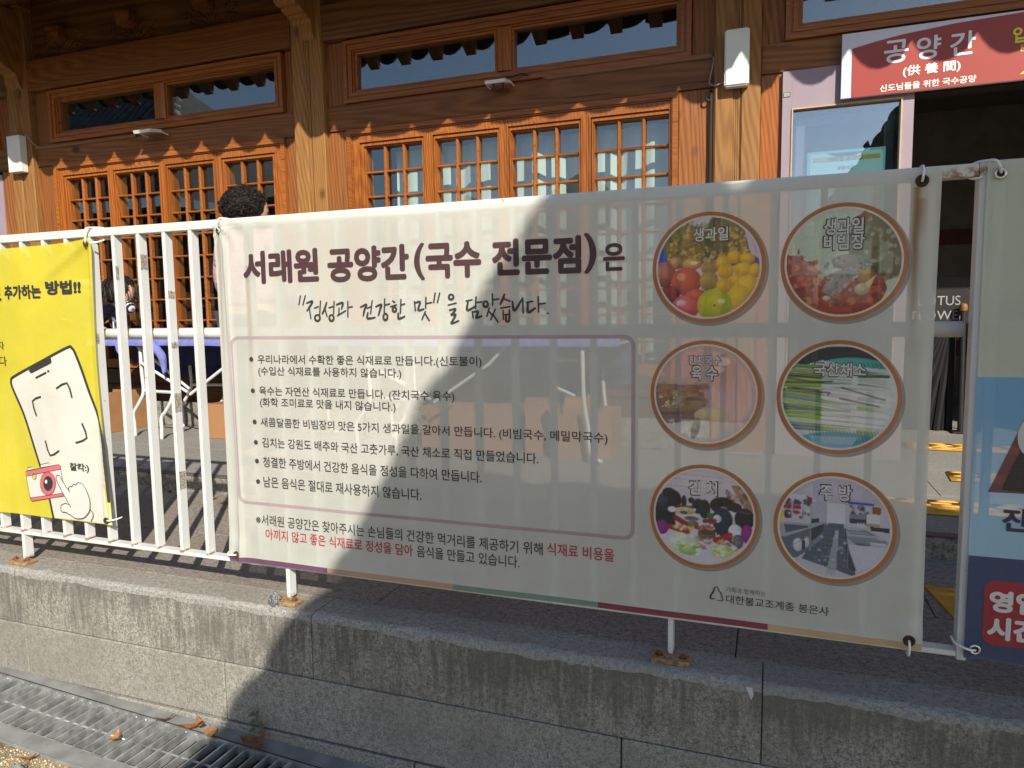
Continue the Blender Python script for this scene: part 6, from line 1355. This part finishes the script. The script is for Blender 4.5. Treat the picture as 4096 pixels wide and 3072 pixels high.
pe = MB(); pe.tube([(-3.792, 1.972, .79), (-3.775, 1.955, .905)], .0048, 8); tag(pe.build('pen', PLASTIC), 'white pen held upright in the writing hand over the blue table', 'pen')

# ================================================================ WHAT STANDS BEHIND THE CAMERA (shade and reflections)
tr = thing('round_tree', 'dense clipped evergreen tree behind the viewpoint that shades the right half of the banner', 'tree', (3.2, -3.2, -.45))
cr = MB(); rg = random.Random(11)
inn = Vector((.82, 0, -.57)); LV = -SUN
def lump(x, z, r, s=0.0, rough=.06): 
    c = Vector((x, -3.2, z))+inn*r; c = c+LV*s; cr.ico(c, r, 3, (1, 1, 1), rough, x*3+z)
for x, z, r in ((2.31, 3.86, .24), (2.17, 3.66, .20), (2.10, 3.54, .16), (1.945, 3.32, .18), (1.875, 3.19, .14), (1.80, 3.06, .17), (1.74, 2.95, .15), (1.64, 2.81, .22), (1.52, 2.66, .2), (1.415, 2.52, .20), (1.35, 2.40, .17), (1.22, 2.27, .2), (1.12, 2.10, .22), (.98, 1.92, .25)): lump(x, z, r, rg.uniform(-.12, .12))
for _ in range(90):
    u = rg.uniform(0, 1); z = 2.0+u*1.72; xl = 1.12+(z-2.1)*.68+.66; x = rg.uniform(xl, 4.5); r = min(.42, .30+rg.uniform(0, .15)); r = min(r, 3.93-z-.02) if z+r > 3.93 else r
    if r < .1: continue
    c = Vector((x, -3.2, z))+LV*rg.uniform(-.35, .35); cr.ico(c, r, 2, (1, 1, 1), .10, x*7+z)
lv = MB()
cr.build('crown', TREE_M, tr, True)
k = MB(); k.tube([(3.1, -3.2, -.47), (3.08, -3.22, .5), (3.15, -3.2, 1.4), (3.2, -3.2, 2.4)], [.2, .15, .13, .1], 12)
for a in ((2.2, 2.2), (4.2, 2.3), (3.6, 2.8)): k.tube([(3.14, -3.2, 1.3), ((3.14+a[0])/2, -3.2, 1.75), (a[0], -3.2, a[1])], [.08, .06, .03], 8)
k.build('trunk', BARK, tr, True)
# neighbouring hall with a tiled hip roof, mirrored in the left transom
nh = thing('neighbour_hall', 'tiled hip-roofed hall across the court, seen only as a reflection in the left transom', 'hall', (-15.5, -9.5, -.45))
k = MB(); k.box(-26, -14.2, -13.5, -7.8, -.47, 3.7); k.build('wall', W_D, nh)
k = MB(); ex, ey = -13.0, -6.6
P0, P1, P2, P3 = (-26, ey, 3.75), (ex, ey, 3.9), (ex-3.4, -10.6, 8.1), (-26, -10.6, 7.9); P4 = (ex, -14.6, 3.9)
k.add([P0, P1, P2, P3, P4], [(0, 1, 2, 3), (1, 4, 2)]); k.add([(a, b, c_-.25) for a, b, c_ in (P0, P1, P4, (-26, -14.6, 3.75))], [(0, 1, 2, 3)]); ro = k.build('roof', TILE, nh)
k = MB()
for i in range(46):
    x = ex-.15-i*.31; top_y = -10.6 if x < ex-3.4 else ey+(ex-x)/3.4*(-10.6-ey); zt_ = 3.9+(ey-top_y)/(10.6+ey)*4.2 if True else 0
    zt_ = 3.9+(ey-top_y)/4.0*4.2; k.tube([(x, ey+.05, 3.93), (x, (ey+top_y)/2, (3.9+zt_)/2+.04), (x, top_y, zt_+.06)], .075, 6)
k.build('tile_rows', flat('tile_row', (.11, .112, .115), .6, .3, 4), ro)
k = MB()
for i in range(16):
    t = i/15; k.ico((ex-3.4*t, ey+(-10.6-ey)*t, 3.98+4.2*t+.08), .17, 2, (1, 1, .8), .2, i)
k.build('hip_ridge', flat('ridge_tile', (.30, .30, .30), .6, .2, 4), ro)

# a leafy pine farther back, mirrored in the entrance window
pt = thing('pine_tree', 'loose leafy pine standing far behind the viewpoint, mirrored in the entrance window', 'tree', (4.6, -12.5, -.5))
lf = MB(); rg = random.Random(21)
for c_, r in (((4.6, -12.5, 3.3), 1.6), ((3.3, -12.4, 4.1), .9), ((4.3, -12.6, 4.9), 1.0), ((2.7, -12.4, 3.2), .8), ((5.8, -12.5, 4.4), 1.2), ((5.2, -12.6, 5.6), .9)):
    for i in range(int(330*r)):
        d = Vector((rg.gauss(0, 1), rg.gauss(0, 1), rg.gauss(0, .7))).normalized()*r*rg.uniform(.35, 1)**.6; p = Vector(c_)+d
        a = Vector((rg.gauss(0, 1), rg.gauss(0, 1), rg.gauss(0, 1))).normalized()*rg.uniform(.06, .13); b_ = a.cross(Vector((rg.gauss(0, 1), rg.gauss(0, 1), rg.gauss(0, 1)))).normalized()*rg.uniform(.04, .09)
        lf.add([p-a-b_, p+a-b_*.3, p+a*.8+b_, p-a*.5+b_], [(0, 1, 2, 3)])
lf.build('crown', TREE_M, pt)
k = MB(); k.tube([(4.7, -12.5, -.5), (4.6, -12.5, 2), (4.5, -12.5, 4), (4.8, -12.5, 5.4)], [.22, .18, .12, .05], 10)
for e_ in ((3.3, 4.0), (5.8, 4.3), (2.8, 3.2)): k.tube([(4.6, -12.5, 2.2), ((4.6+e_[0])/2, -12.5, 2.9), (e_[0], -12.45, e_[1])], [.1, .07, .03], 8)
k.build('trunk', BARK, pt, True)

hg = thing('reflection_hedge', 'added hedge out of view that darkens the reflections in the left lattice windows', 'hedge', (-10, -9.5, -.5))  # unseen mass added to darken what the left panes mirror
hm = MB(); rg = random.Random(5)
for i in range(60):
    hm.ico((rg.uniform(-14.5, -3.5), -9.6+rg.uniform(-.4, .4), rg.uniform(.2, 3.4)), rg.uniform(.6, .95), 2, (1, .8, 1), .3, i)
hm.build('foliage', TREE_M, hg, True)
